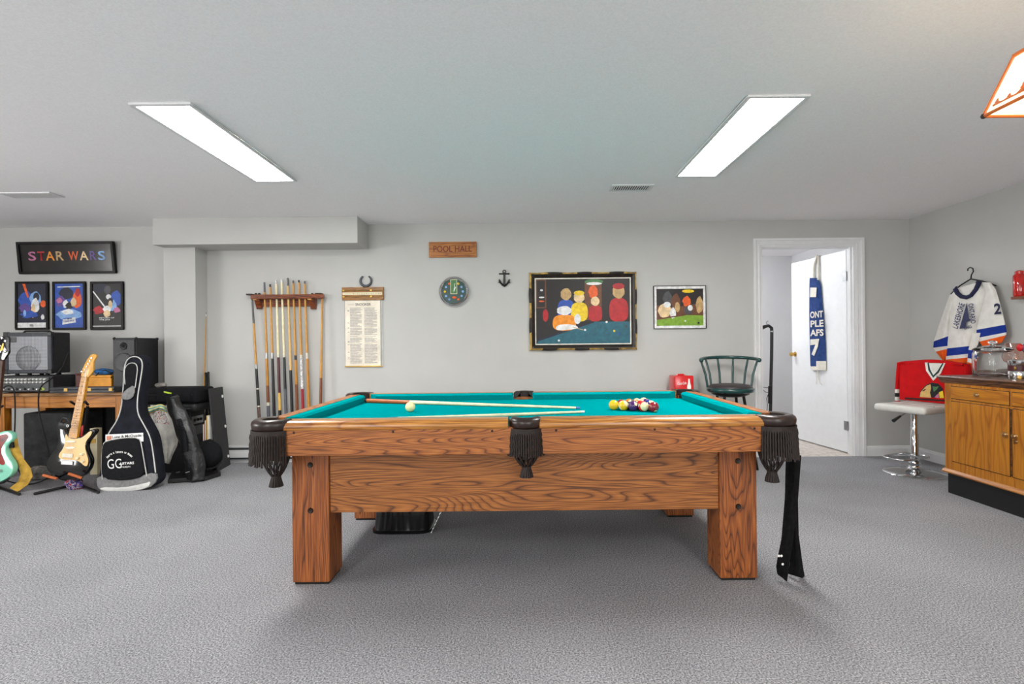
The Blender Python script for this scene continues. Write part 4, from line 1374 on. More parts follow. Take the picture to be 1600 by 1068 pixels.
def apr(u, v):
    k = v * (len(rows) - 1)
    i = min(int(k), len(rows) - 2)
    f = k - i
    py_ = rows[i][0] + (rows[i + 1][0] - rows[i][0]) * f
    xl = rows[i][1] + (rows[i + 1][1] - rows[i][1]) * f
    xr = rows[i][2] + (rows[i + 1][2] - rows[i][2]) * f
    q = on_leaf(xl + (xr - xl) * u, py_, 0.016)
    q.y += 0.018 * math.sin(u * PI) + 0.005 * math.sin(u * 9 + v * 3)
    return q


MB().grid(apr, 10, 32, lambda u, v: 1 if (v > 0.905 or (v > 0.845 and u > 0.45)) else 0).build('cloth', ['apron_blue', 'apron_cream'], ap, smooth=70, thick=0.004)
mb = MB()
mb.tube([on_leaf(1271, 436, 0.016), on_leaf(1272, 415, 0.014), on_leaf(1276, 402, 0.012), on_leaf(1277.5, 398.5, 0.010)], 0.012, 6)
mb.tube([on_leaf(1278.5, 437, 0.016), on_leaf(1279, 415, 0.014), on_leaf(1279, 399, 0.010)], 0.011, 6)
mb.build('neck_strap', 'apron_cream', ap, smooth=60)
mb = MB().box(on_leaf(1279.5, 398, 0).x - 0.03, on_leaf(1277, 398, 0).x + 0.03, -0.045, 0.012, 2.046, 2.05)
mb.build('door_hook', 'steel', ap, smooth=0)
mb = MB().tube([on_leaf(1275, 578, 0.016), on_leaf(1276, 592, 0.01), on_leaf(1275.5, 600, 0.012)], 0.004, 6).tube([on_leaf(1278, 578, 0.016), on_leaf(1279, 590, 0.01), on_leaf(1281, 597, 0.012), on_leaf(1284, 600, 0.01)], 0.004, 6)
mb.build('ties', 'apron_cream', ap, smooth=60)
LN = (DM.to_3x3() @ Vector((0, 1, 0)))


def leaf_text(name, body, x0, x1, py_, h):
    o = on_leaf(x0, py_, 0.04)
    e = on_leaf(x1, py_, 0.04)
    e.z = o.z
    text(name, body, DM @ o, DM @ e, h, LN, 'apron_cream', ap, 0.001, 0.03)


leaf_text('lettering', 'ONT', 1266, 1286, 497, 0.072)
leaf_text('lettering', 'PLE', 1266.5, 1287, 511, 0.072)
leaf_text('lettering', 'AFS', 1266, 1287, 525, 0.072)
mb = MB()
q = [on_leaf(x, y, 0.042) for x, y in ((1265.5, 464), (1275, 464), (1276, 449), (1266, 449))]
mb.poly(q)
mb.build('patch', 'apron_cream', ap, smooth=0)
mb = MB()
mb.poly([on_leaf(x, y, 0.042) for x, y in ((1266, 530), (1280, 529), (1278, 541), (1272, 556), (1268, 553), (1274, 538), (1266, 539))])
mb.build('numeral_print', 'apron_cream', ap, smooth=0)

# ================================================================== RIGHT SIDE
# ---- sideboard along the right wall
SXF, SY0, SY1 = 3.14, 2.84, 3.91
sd = thing('sideboard', 'old golden oak sideboard with two doors and drawers on a black base', 'sideboard', (3.46, (SY0 + SY1) / 2, 0))
wood('side_oak', (190, 124, 26), (182, 114, 22), (158, 92, 14), 'Z', 1.6, 9, 6, seed=7.7, rough=0.38, fibre=0.5)
wood('side_oak_h', (190, 124, 26), (182, 114, 22), (158, 92, 14), 'Y', 1.6, 9, 6, seed=3.7, rough=0.38, fibre=0.5)
wood('side_top', (120, 74, 36), (98, 58, 26), (54, 30, 14), 'Y', 1.6, 14, 8, seed=1.7, rough=0.32)
mat('base_black', (16, 16, 18), 0.5, var=0.15)
mat('gap_dark', (40, 22, 8), 0.8)
mat('old_bronze', (168, 132, 92), 0.3, 0.9, var=0.2)
XBK = 3.79
MB().box(SXF + 0.012, XBK, SY0 + 0.01, SY1 - 0.01, 0, 0.152).build('base', 'base_black', sd, True, smooth=0)
MB().box(SXF, XBK, SY0, SY1, 0.165, 0.815).build('carcass', 'side_oak', sd, True, smooth=0, bevel=0.003)
prof = [(0.0, 0.15), (-0.014, 0.152), (-0.018, 0.16), (-0.012, 0.17), (-0.004, 0.176), (0.0, 0.18)]
MB().ext([(SXF + o, SY0 - 0.012, z) for o, z in prof] + [(SXF + 0.05, SY0 - 0.012, 0.18), (SXF + 0.05, SY0 - 0.012, 0.15)], (0, SY1 - SY0 + 0.024, 0)).build('base_molding', 'side_oak_h', sd, True, smooth=40)
MB().ext([(SXF + 0.03, SY1 - o, z) for o, z in prof] + [(SXF + 0.03, SY1 - 0.05, 0.18), (SXF + 0.03, SY1 - 0.05, 0.15)], (XBK - SXF - 0.03, 0, 0)).build('base_molding', 'side_oak_h', sd, True, smooth=40)
tpf = [(0.0, 0.81), (-0.006, 0.815), (-0.008, 0.824), (-0.016, 0.83), (-0.022, 0.838), (-0.024, 0.846), (-0.034, 0.85), (-0.038, 0.857), (-0.034, 0.864), (0.0, 0.866)]
MB().ext([(SXF + o, SY0 - 0.03, z) for o, z in tpf], (0, SY1 - SY0 + 0.06, 0)).build('top_molding', 'side_top', sd, True, smooth=40)
MB().box(SXF, XBK, SY0 - 0.03, SY1 + 0.03, 0.838, 0.866).build('top', 'side_top', sd, True, smooth=0, bevel=0.004)
YC = 3.378
for (ya, yb, kn) in ((YC + 0.012, 3.846, 1), (SY0 + 0.066, YC - 0.012, -1)):
    g = MB().box(SXF - 0.0015, SXF + 0.004, ya - 0.004, yb + 0.004, 0.698, 0.792)
    g.build('drawer_gap', 'gap_dark', sd, True, smooth=0)
    dr = MB().box(SXF - 0.006, SXF + 0.01, ya, yb, 0.702, 0.788).build('drawer', 'side_oak_h', sd, True, smooth=0, bevel=0.003)
    MB().lathe([(0.0, 0.026), (0.011, 0.024), (0.016, 0.016), (0.012, 0.009), (0.006, 0.007), (0.012, 0.0)], 12, (SXF - 0.006, (ya + yb) / 2, 0.748), 0, Matrix.Rotation(-PI / 2, 3, 'Y')).build('knob', 'old_bronze', dr, True)
    MB().box(SXF - 0.0015, SXF + 0.004, ya - 0.004, yb + 0.004, 0.241, 0.684).build('door_gap', 'gap_dark', sd, True, smooth=0)
    do = MB().box(SXF - 0.005, SXF + 0.01, ya, yb, 0.245, 0.68).build('cabinet_door', 'side_oak', sd, True, smooth=0, bevel=0.003)
    ky = YC + 0.03 if kn > 0 else YC - 0.036
    MB().lathe([(0.0, 0.026), (0.011, 0.024), (0.016, 0.016), (0.012, 0.009), (0.006, 0.007), (0.012, 0.0)], 12, (SXF - 0.005, ky, 0.512), 0, Matrix.Rotation(-PI / 2, 3, 'Y')).build('knob', 'old_bronze', do, True)
    if kn < 0:
        MB().lathe([(0.0, 0.012), (0.010, 0.01), (0.014, 0.0)], 12, (SXF - 0.005, ky, 0.478), 0, Matrix.Rotation(-PI / 2, 3, 'Y')).box(SXF - 0.02, SXF - 0.012, ky - 0.002, ky + 0.002, 0.462, 0.488).build('lock', 'old_bronze', do, True)
MB().box(SXF - 0.004, SXF + 0.004, YC - 0.004, YC + 0.004, 0.245, 0.68).build('centre_bead', 'side_top', sd, True, smooth=0)

ZD = 0.866
glass('clear_glass')
glass('rose_glass', (238, 214, 206))
mat('silver_cloth', (150, 150, 150), 0.25, 0.9, var=0.1)
# glass jar with lid
jr = thing('glass_jar', 'large clear glass jar with knobbed lid on the sideboard corner', 'jar', (3.33, 3.72, ZD))


def jarfn(u, v, R_, zs, rs_):
    k = v * (len(zs) - 1)
    i = min(int(k), len(zs) - 2)
    f = k - i
    z = zs[i] + (zs[i + 1] - zs[i]) * f
    r = rs_[i] + (rs_[i + 1] - rs_[i]) * f
    th = 2 * PI * u
    n = 5.0
    q = (abs(math.cos(th)) ** n + abs(math.sin(th)) ** n) ** (-1 / n)
    return Vector((r * q * math.cos(th), r * q * math.sin(th), z))


zs = [0.004, 0.0, 0.004, 0.015, 0.16, 0.175, 0.18, 0.175, 0.16, 0.02, 0.012, 0.012]
rr = [0.002, 0.07, 0.088, 0.092, 0.092, 0.086, 0.084, 0.078, 0.086, 0.086, 0.08, 0.002]
MB().grid(lambda u, v: jarfn(u, v, 1, zs, rr), 48, 11, closed_u=True).build('body', 'clear_glass', jr, smooth=60)
zs2 = [0.184, 0.184, 0.188, 0.2, 0.214, 0.222]
rr2 = [0.002, 0.09, 0.094, 0.086, 0.05, 0.018]
MB().grid(lambda u, v: jarfn(u, v, 1, zs2, rr2), 48, 5, closed_u=True).lathe([(0.016, 0.22), (0.014, 0.228), (0.024, 0.236), (0.026, 0.246), (0.018, 0.254), (0.0, 0.256)], 20).build('lid', 'clear_glass', jr, smooth=60)
# steel stein
st = thing('steel_tin', 'steel tin with a dark red band beside the glass jar', 'tin', (3.30, 3.50, ZD))
MB().lathe([(0.0, 0.0), (0.05, 0.0), (0.053, 0.006), (0.053, 0.045), (0.05, 0.05), (0.05, 0.09), (0.053, 0.095), (0.053, 0.122), (0.049, 0.126), (0.0, 0.126)], 28).build('can', 'chrome', st, smooth=40)
mat('dark_red_band', (70, 20, 26), 0.4, var=0.2)
MB().lathe([(0.0512, 0.051), (0.0512, 0.089)], 28).build('band', 'dark_red_band', st)
MB().lathe([(0.0, 0.002), (0.01, 0.001), (0.012, 0.0)], 12, (-0.045, -0.026, 0.07), 0, Matrix.Rotation(-PI / 2, 3, 'Y') @ Matrix.Rotation(0.0, 3, 'X')).build('badge', 'brass', st)
# goblet behind
gb = thing('glass_goblet', 'tall rose tinted bulbous goblet standing behind the glass jar', 'glass', (3.53, 3.78, ZD))
MB().lathe([(0.0, 0.0), (0.042, 0.0), (0.042, 0.004), (0.008, 0.012), (0.007, 0.06), (0.012, 0.07), (0.05, 0.1), (0.062, 0.14), (0.055, 0.19), (0.042, 0.235), (0.04, 0.235), (0.053, 0.19), (0.06, 0.14), (0.048, 0.102), (0.01, 0.074), (0.0, 0.072)], 28).build('glass', 'rose_glass', gb, smooth=60)
# soft hat with red heart, on a mug, orange tumbler
mat('purple_knit', (86, 78, 112), 0.9, var=0.25, scale=40)
hm = thing('purple_plush', 'grey-purple soft toy with a red heart beside the tin at the picture edge', 'toy', (3.50, 3.58, ZD))
MB().sphere((0, 0, 0.2), 0.07, 18, 0, (1, 1, 0.85)).build('head', 'purple_knit', hm)
MB().lathe([(0.0, 0.0), (0.06, 0.0), (0.065, 0.05), (0.05, 0.12), (0.035, 0.15), (0.0, 0.16)], 18).build('body', 'dark_red_band', hm)
for s in (-1, 1):
    MB().sphere((0.0, s * 0.05, 0.25), 0.022, 10).build('ear', 'purple_knit', hm)
MB().sphere((-0.062, 0.05, 0.205), 0.026, 12, 0, (0.5, 1, 1)).build('heart', 'red', hm)
MB().sphere((-0.066, -0.012, 0.2), 0.016, 10, 0, (0.5, 1, 1)).build('muzzle', 'cue_tan', hm)
og = thing('orange_tumbler', 'orange tumbler at the right edge behind the tin', 'tumbler', (3.42, 3.40, ZD))
mat('orange_glaze', (226, 92, 22), 0.25, var=0.08)
MB().lathe([(0.0, 0.0), (0.036, 0.0), (0.04, 0.01), (0.044, 0.14), (0.041, 0.14), (0.037, 0.012), (0.0, 0.01)], 24).build('cup', 'orange_glaze', og, smooth=40)
MB().sphere((3.245 - 3.42, 3.43 - 3.40, 0.013), 0.013, 10).build('bead', 'cue_tan', og)

# ---- red wall lantern
rl = thing('red_lantern', 'red glass cylinder lantern on a brown bracket on the right wall', 'wall lantern', (3.77, 4.0, 1.43))
mat('red_glass', (190, 22, 12), 0.12, var=0.1, coat=0.6)
mat('lantern_brown', (120, 62, 30), 0.4, var=0.1)
zb, zt_ = atx(1592, 463, 3.77).z, atx(1592, 428, 3.77).z
lc = (3.775, 3.985)
MB().lathe([(0.0, zb), (0.034, zb), (0.038, zb + 0.012), (0.038, zt_ - 0.012), (0.03, zt_), (0.0, zt_)], 24, (lc[0], lc[1], 0)).build('cylinder', 'red_glass', rl, True, smooth=50)
MB().lathe([(0.026, zt_), (0.026, zt_ + 0.022), (0.012, zt_ + 0.03), (0.0, zt_ + 0.03)], 18, (lc[0], lc[1], 0)).build('cap', 'red_glass', rl, True)
MB().box(3.735, 3.818, lc[1] - 0.2, lc[1] + 0.03, zb - 0.02, zb).build('bracket', 'lantern_brown', rl, True, smooth=0, bevel=0.003)

# ---- white jersey on a hanger, right wall
mat('jersey_white', (226, 224, 218), 0.85, var=0.03, scale=20, spec=0.2)
mat('jersey_blue', (26, 52, 140), 0.85, var=0.06, spec=0.2)
mat('jersey_orange', (232, 92, 26), 0.85, var=0.06, spec=0.2)
mat('jersey_navy', (44, 46, 74), 0.85, var=0.08, spec=0.2)
XJ = 3.79
jw = thing('white_jersey', 'white hockey jersey with blue and orange bands on a hanger on the right wall', 'jersey', atx(1517, 572, XJ))


def cloth_rows(rows, base, bulge, fold, ph, nu=14, sub=5):
    """rows: (left px, left py, right px, right py, material)"""
    def fn(u, v):
        k = v * (len(rows) - 1)
        i = min(int(k + 1e-9), len(rows) - 2)
        f = k - i
        a, b = rows[i], rows[i + 1]
        lx, ly = a[0] + (b[0] - a[0]) * f, a[1] + (b[1] - a[1]) * f
        rx, ry = a[2] + (b[2] - a[2]) * f, a[3] + (b[3] - a[3]) * f
        x = base - bulge * math.sin(PI * (0.08 + 0.84 * u)) - fold * (0.3 + v) * math.sin(u * 11 + ph + v * 1.5)
        return atx(lx + (rx - lx) * u, ly + (ry - ly) * u, x)
    return fn


def build_cloth(rows, base, bulge, fold, ph, name, mats, parent, nu=14, sub=4, thick=0.008):
    n = len(rows) - 1
    MB().grid(cloth_rows(rows, base, bulge, fold, ph), nu, n * sub, lambda u, v: rows[min(int(v * n), n - 1)][4]).build(name, mats, parent, True, smooth=70, thick=thick)


jm = ['jersey_white', 'jersey_blue', 'jersey_orange', 'jersey_navy']
body = [(1492, 451, 1531, 440, 0), (1485, 460, 1548, 446, 0), (1484, 480, 1548, 466, 0), (1484, 497, 1544, 484, 0), (1482, 520, 1536, 512, 0), (1480, 544, 1527, 539, 1), (1478.5, 556, 1526, 551, 0), (1477.5, 561.5, 1525, 557, 2), (1476, 569, 1523, 566, 2)]
build_cloth(body, XJ, 0.045, 0.008, 0.4, 'body', jm, jw, 20)
lsl = [(1489, 455, 1500, 456, 0), (1483, 462, 1490, 478, 0), (1475, 485, 1486, 497, 0), (1467, 508, 1485, 514, 0), (1459, 533, 1484, 524, 1), (1458, 543, 1482, 540, 0), (1462, 549, 1480, 545, 2), (1474, 564, 1479, 562, 2)]
build_cloth(lsl, XJ + 0.01, 0.03, 0.004, 1.2, 'left_sleeve', jm, jw, 8)
rsl = [(1534, 441, 1548, 441, 0), (1540, 456, 1556, 452, 0), (1536, 476, 1562, 472, 0), (1530, 496, 1567, 492, 0), (1526, 515, 1570, 507, 1), (1525, 528, 1572, 519, 0), (1530, 533.5, 1571, 523.5, 2), (1537, 542, 1565, 535, 2)]
build_cloth(rsl, XJ - 0.035, 0.03, 0.003, 0.2, 'right_sleeve', jm, jw, 10)
# lower right fold of the body that hangs in front
fold_ = [(1519, 520, 1532, 520, 0), (1516, 535, 1528, 538, 0), (1513, 546, 1523, 548, 1), (1512, 559, 1522, 561, 0), (1511, 565, 1521, 568, 2), (1510, 582, 1520, 588, 2)]
build_cloth(fold_, XJ - 0.05, 0.018, 0.002, 0.5, 'front_fold', jm, jw, 6)
# collar
cp = [atx(x, y, XJ - 0.05) for x, y in ((1492.5, 451), (1496, 458), (1502, 463), (1510, 464.5), (1518, 461), (1525, 452), (1530.5, 439.5))]
MB().tube(cp, 0.017, 8).build('collar', 'jersey_navy', jw, True, smooth=60)
cp2 = [atx(x, y, XJ - 0.012) for x, y in ((1494, 449), (1500, 453), (1508, 455), (1516, 453.5), (1523, 448), (1529, 439.5))]
MB().tube(cp2, 0.014, 8).build('back_collar', 'jersey_navy', jw, True, smooth=60)
NW = Vector((-1, 0, 0))
XT = XJ - 0.064


def wall_text(nm, s, p, q, h, m, par):
    text(nm, s, atx(p[0], p[1], XT), atx(q[0], q[1], XT), h, NW, m, par, 0.002, 0.02)


wall_text('lettering', 'LAKESHORE', (1497, 514), (1508, 475), 0.062, 'navy', jw)
wall_text('lettering', 'ONTARIO', (1513, 475), (1517.5, 506), 0.05, 'navy', jw)
text('lettering', 'OAKS', atx(1507, 515, XT), atx(1519, 512, XT), 0.03, NW, 'navy', jw, 0.002, 0.02)
MB().poly([atx(x, y, XT) for x, y in ((1511, 472), (1513.5, 497), (1516, 498), (1516, 501), (1510.5, 502), (1508, 512.5), (1499, 513.5))]).build('crest', 'navy', jw, True, smooth=0)
text('number', '2', atx(1553.5, 491, XJ - 0.07), atx(1564.5, 490, XJ - 0.07), 0.085, NW, 'jersey_navy', jw, 0.001, 0.03)
# hanger
hg = thing('coat_hanger', 'black hanger holding the white hockey jersey', 'hanger', atx(1517, 437, XJ))
mb = MB().tube([atx(x, y, XJ - 0.012) for x, y in ((1512, 423), (1512.5, 419.5), (1516, 417.5), (1520, 419), (1521, 423.5), (1518, 429), (1517, 435))], 0.005, 8)
mb.build('hook', 'black_metal', hg, True, smooth=60)
mb = MB().tube([atx(x, y, XJ - 0.015) for x, y in ((1486, 459), (1500, 446), (1517, 435.5), (1535, 439), (1556, 446))], 0.006, 8)
mb.build('arms', 'black_metal', hg, True, smooth=60)

# ---- chrome bar stool with low back
SC = Vector((3.33, 4.47, 0))
bs = thing('bar_stool', 'white padded bar stool on a chrome pedestal beside the sideboard', 'bar stool', SC, rotz=math.atan2(-0.927, 0.375))
BM = parent_matrix(bs)
mat('white_leather', (214, 214, 208), 0.4, var=0.03)
MB().box(-0.21, 0.21, -0.21, 0.21, 0.525, 0.588).build('seat', 'white_leather', bs, smooth=60, bevel=0.026, seg=4)
sm = MB()
for k_ in (-0.07, 0.07):
    sm.box(-0.2, 0.2, k_ - 0.002, k_ + 0.002, 0.5865, 0.5895)
sm.build('seam', 'grey_fabric', bs, smooth=0)
bkr = MB()
MB().box(-0.2, 0.2, 0.215, 0.25, 0.56, 0.925).build('backrest', 'white_leather', bs, smooth=60, bevel=0.015, seg=3)
MB().lathe([(0.0, 0.01), (0.226, 0.0), (0.23, 0.004), (0.222, 0.012), (0.15, 0.022), (0.07, 0.036), (0.045, 0.055), (0.038, 0.075), (0.043, 0.085), (0.04, 0.1), (0.032, 0.11), (0.0, 0.11)], 40).build('base', 'chrome', bs, smooth=60)
MB().lathe([(0.03, 0.1), (0.03, 0.34), (0.026, 0.345), (0.026, 0.5), (0.06, 0.515), (0.06, 0.526)], 24).build('column', 'chrome', bs, smooth=40)
ft = [(-0.1, -0.05, 0.15), (-0.1, -0.3, 0.15), (0.1, -0.3, 0.15), (0.1, -0.05, 0.15), (0.1, 0.06, 0.15), (-0.1, 0.06, 0.15)]
MB().tube(smooth_poly([Vector(p) for p in ft], 2), 0.009, 8, closed=True).box(-0.1, 0.1, -0.034, 0.034, 0.143, 0.157).build('footrest', 'chrome', bs, smooth=60)
L0, L1 = at(1414, 645, 4.42), at(1396, 657, 4.36)
MB().tube([L0 + Vector((0.06, 0.03, 0.005)), L0, L0.lerp(L1, 0.4)], 0.006, 8).build('lever', 'chrome', bs, True)
MB().tube([L0.lerp(L1, 0.4), L1], [0.009, 0.015], 8).build('lever_grip', 'black_plastic', bs, True)

# ---- red jersey draped on the stool's back
mat('jersey_red', (196, 14, 20), 0.85, var=0.05, spec=0.2)
rj = thing('red_jersey', 'red hockey jersey with white collar draped over the back of the bar stool', 'jersey', (SC.x, SC.y, 0.59), rotz=math.atan2(-0.927, 0.375))


def on_plane(Mx, px_, py_, off):
    d = at(px_, py_, 1.0) - Vector((0, 0, EYE))
    inv = Mx.inverted()
    o = inv @ Vector((0, 0, EYE))
    dd = inv.to_3x3() @ d
    return o + dd * ((off - o.y) / dd.y)


YF = 0.193


def rjf(u, v):
    # v 0 at seat front, over the top at v=0.62, down behind
    x = -0.255 + 0.51 * u
    top = 0.945 - 0.022 * abs(2 * u - 1) ** 3 - 0.004 * math.sin(u * 9)
    if v < 0.6:
        z = 0.594 + (top - 0.594) * v / 0.6
        y = YF + 0.006 * math.sin(u * 7 + v * 2)
        edge = abs(2 * u - 1)
        y += 0.02 * edge ** 6
    elif v < 0.72:
        a = (v - 0.6) / 0.12 * PI
        y = YF + 0.04 - 0.04 * math.cos(a)
        z = top + 0.014 * math.sin(a)
    else:
        y = YF + 0.082 + 0.004 * math.sin(u * 8)
        z = top - (top - 0.7) * (v - 0.72) / 0.28
    return BM @ Vector((x, y, z))


MB().grid(rjf, 18, 40).build('body', 'jersey_red', rj, True, smooth=70, thick=0.006)
for s, nm in ((-1, 'left_sleeve'), (1, 'right_sleeve')):
    def sl(u, v, s=s):
        th = 2 * PI * u
        k = v
        cx = s * (0.262 + 0.028 * math.sin(k * PI * 0.5))
        z = 0.93 - 0.42 * k
        r = 0.032 - 0.006 * k
        return BM @ Vector((cx + 0.6 * r * math.cos(th), YF + 0.05 + r * math.sin(th) * 1.2, z))
    def slm(u, v):
        return 1 if (0.58 < v < 0.66 or 0.74 < v < 0.82) else (2 if 0.66 <= v <= 0.74 else 0)
    MB().grid(sl, 12, 24, slm, closed_u=True).build(nm, ['jersey_red', 'jersey_white', 'ink'], rj, True, smooth=70)


def rjp(pts, m, nm, off):
    MB().poly([BM @ on_plane(BM, x, y, YF - off) for x, y in pts]).build(nm, m, rj, True, smooth=0)


rjp([(1445, 566), (1447, 579), (1458, 594.5), (1470, 583), (1477, 567), (1473.5, 567), (1467, 582), (1458, 589), (1451, 579), (1450, 566)], 'jersey_white', 'collar', 0.010)
rjp([(1449, 566.5), (1450.5, 578), (1458, 590), (1467, 580.5), (1474.5, 567.5)], 'clock_green', 'collar_stripe', 0.011)
rjp([(1451.5, 567), (1453.5, 577), (1458.3, 586), (1465, 579), (1472, 567.5)], 'jersey_white', 'neck_lining', 0.012)
# crest, simplified profile head with feathers
crest = BM
rjp([(1436, 620), (1438, 611), (1442, 606), (1447, 601), (1456, 597.5), (1466, 599), (1472, 605), (1474, 612), (1475, 621.5)], 'ink', 'crest_edge', 0.010)
rjp([(1437, 620), (1438.5, 612.5), (1443, 607), (1448, 602), (1454, 600), (1455, 606), (1453, 613), (1455, 621)], 'cue_maple', 'crest_face', 0.0115)
rjp([(1455, 600), (1462, 598.5), (1468, 602), (1472, 609), (1467, 612), (1463, 617), (1459, 621), (1456, 620), (1454.5, 612)], 'ink', 'crest_hair', 0.0125)
rjp([(1467, 612.5), (1473, 610), (1475, 621.5), (1468, 621.5)], 'p_yellow', 'crest_feather', 0.0122)
rjp([(1460, 620.5), (1464, 616), (1467, 614), (1467, 621.5)], 'p_pink', 'crest_feather', 0.0121)
rjp([(1441, 610), (1446, 607), (1446.5, 608.5), (1442, 611.5)], 'ink', 'crest_eye', 0.0125)
rjp([(1457, 603), (1462, 604), (1467, 603), (1464, 608), (1459, 612)], 'p_green', 'crest_feather', 0.0135)
rjp([(1414, 620.5), (1478, 624.5), (1478, 627.0), (1413, 622.8)], 'ink', 'hem_stripe', 0.014)

# ---- stained-glass pool lamp, upper right
LX0, LY1, LZ0 = 1.50, 1.70, 1.845
LW_ = 0.42
lamp = thing('hanging_lamp', 'lit hanging lamp with amber-framed square glass shade at the upper right', 'hanging lamp', (LX0 + LW_ / 2, LY1 - LW_ / 2, LZ0))
emit('shade_glass', (255, 236, 196), SHADE_LIGHT)
emit('bulb_lit', (255, 226, 170), SHADE_LIGHT * 1.5)
mat('amber_wood', (206, 104, 40), 0.35, var=0.1)
lcx, lcy = LX0 + LW_ / 2, LY1 - LW_ / 2
h0, h1, LZ1 = LW_ / 2, LW_ / 2 - 0.052, LZ0 + 0.165
low = [Vector((lcx + sx * h0, lcy + sy * h0, LZ0)) for sx, sy in ((-1, -1), (1, -1), (1, 1), (-1, 1))]
upp = [Vector((lcx + sx * h1, lcy + sy * h1, LZ1)) for sx, sy in ((-1, -1), (1, -1), (1, 1), (-1, 1))]
h2, LZ2 = 0.07, LZ1 + 0.045
top = [Vector((lcx + sx * h2, lcy + sy * h2, LZ2)) for sx, sy in ((-1, -1), (1, -1), (1, 1), (-1, 1))]
for i in range(4):
    j = (i + 1) % 4
    MB().add([low[i], low[j], upp[j], upp[i]], [(0, 1, 2, 3)]).build('glass_panel', 'shade_glass', lamp, True, smooth=0, thick=0.004)
    MB().add([upp[i], upp[j], top[j], top[i]], [(0, 1, 2, 3)]).build('top_panel', 'amber_wood', lamp, True, smooth=0, thick=0.006)
    MB().tube([low[i], upp[i]], 0.006, 8).build('rib', 'amber_wood', lamp, True)
    MB().tube([low[i], low[j]], 0.006, 8).build('rim', 'amber_wood', lamp, True)
    MB().tube([upp[i], upp[j]], 0.008, 8).build('upper_rim', 'amber_wood', lamp, True)
    MB().sphere(low[i], 0.009, 8).build('corner_knob', 'leather_brown', lamp, True)
mb = MB()
for k in range(9):
    t_ = 0.1 + 0.1 * k
    y_ = LY1 - t_ * LW_
    hh = (0.012 + 0.02 * R.random()) * (1.6 if k in (3, 4) else 1)
    for q in range(3):
        zz = LZ0 + 0.022 + hh * q / 3
        wv = 0.02 * (1 - q / 3.4)
        xo = LX0 + 0.052 * (zz - LZ0) / 0.165 - 0.004
        xo2 = LX0 + 0.052 * (zz + hh / 2.2 - LZ0) / 0.165 - 0.004
        mb.poly([(xo, y_ - wv, zz), (xo, y_ + wv, zz), (xo2, y_, zz + hh / 2.2)])
mb.box(LX0 + 0.001, LX0 + 0.003, LY1 - LW_ + 0.03, LY1 - 0.03, LZ0 + 0.016, LZ0 + 0.022)
pp = mb.build('tree_print', 'amber_wood', lamp, True, smooth=0)
pp['kind'] = 'stuff'
MB().lathe([(0.075, LZ2), (0.08, LZ2 + 0.02), (0.05, LZ2 + 0.035), (0.012, LZ2 + 0.045), (0.0, LZ2 + 0.045)], 16, (lcx, lcy, 0)).build('cap', 'amber_wood', lamp, True)
MB().sphere((lcx, lcy, LZ0 + 0.08), 0.035, 14).build('bulb', 'bulb_lit', lamp, True)
MB().tube([(lcx, lcy, LZ0 + 0.1), (lcx, lcy, LZ2 + 0.03)], 0.016, 8).build('socket', 'brass', lamp, True)
zz = LZ2 + 0.045
k = 0
while zz < ZC - 0.03:
    MB().tube([(lcx + (0.008 * math.cos(a) if k % 2 else 0), lcy + (0 if k % 2 else 0.008 * math.cos(a)), zz + 0.014 + 0.016 * math.sin(a)) for a in [i * PI / 5 for i in range(10)]], 0.0025, 5, closed=True).build('chain_link', 'brass', lamp, True)
    zz += 0.024
    k += 1
MB().lathe([(0.0, ZC - 0.035), (0.02, ZC - 0.034), (0.06, ZC - 0.012), (0.062, ZC), (0.0, ZC)], 20, (lcx, lcy, 0)).build('canopy', 'brass', lamp, True)

# ================================================================== LEFT SIDE: DESK AND MUSIC GEAR
wood('desk_wood', (204, 132, 44), (190, 118, 34), (160, 92, 22), 'X', 1.5, 14, 4, seed=5.5, fibre=0.7)
wood('desk_top_wood', (178, 132, 80), (158, 112, 62), (104, 66, 34), 'X', 1.5, 16, 7, seed=0.5, rough=0.5)
DXL, DXR, DYF, DYB, DZT = -4.62, -3.47, 4.58, 5.09, 0.74
dk = thing('desk', 'old orange-brown wooden desk under the amplifiers', 'desk', ((DXL + DXR) / 2, (DYF + DYB) / 2, 0))
MB().box(DXL, DXR, DYF, DYB, DZT - 0.028, DZT).build('top', 'desk_top_wood', dk, True, smooth=0, bevel=0.008)
for (x0, x1, y0, y1) in ((DXL + 0.09, DXR - 0.09, DYF + 0.03, DYF + 0.05), (DXL + 0.09, DXR - 0.09, DYB - 0.05, DYB - 0.03), (DXL + 0.03, DXL + 0.05, DYF + 0.09, DYB - 0.09), (DXR - 0.05, DXR - 0.03, DYF + 0.09, DYB - 0.09)):
    MB().box(x0, x1, y0, y1, DZT - 0.13, DZT - 0.028).build('apron', 'desk_wood', dk, True, smooth=0, bevel=0.003)
wood('desk_leg_wood', (204, 132, 44), (190, 118, 34), (160, 92, 22), 'Z', 1.5, 14, 4, seed=2.5)
for x0 in (DXL + 0.02, DXR - 0.09):
    for y0 in (DYF + 0.02, DYB - 0.09):
        MB().box(x0, x0 + 0.07, y0, y0 + 0.07, 0, DZT - 0.028).build('leg', 'desk_leg_wood', dk, True, smooth=0, bevel=0.004)

MB().box(DXL + 0.09, DXR - 0.09, DYB - 0.028, DYB - 0.01, 0.02, DZT - 0.14).build('back_panel', 'black_vinyl', dk, True, smooth=0)  # added dark sheet standing in for the shade beneath the desk

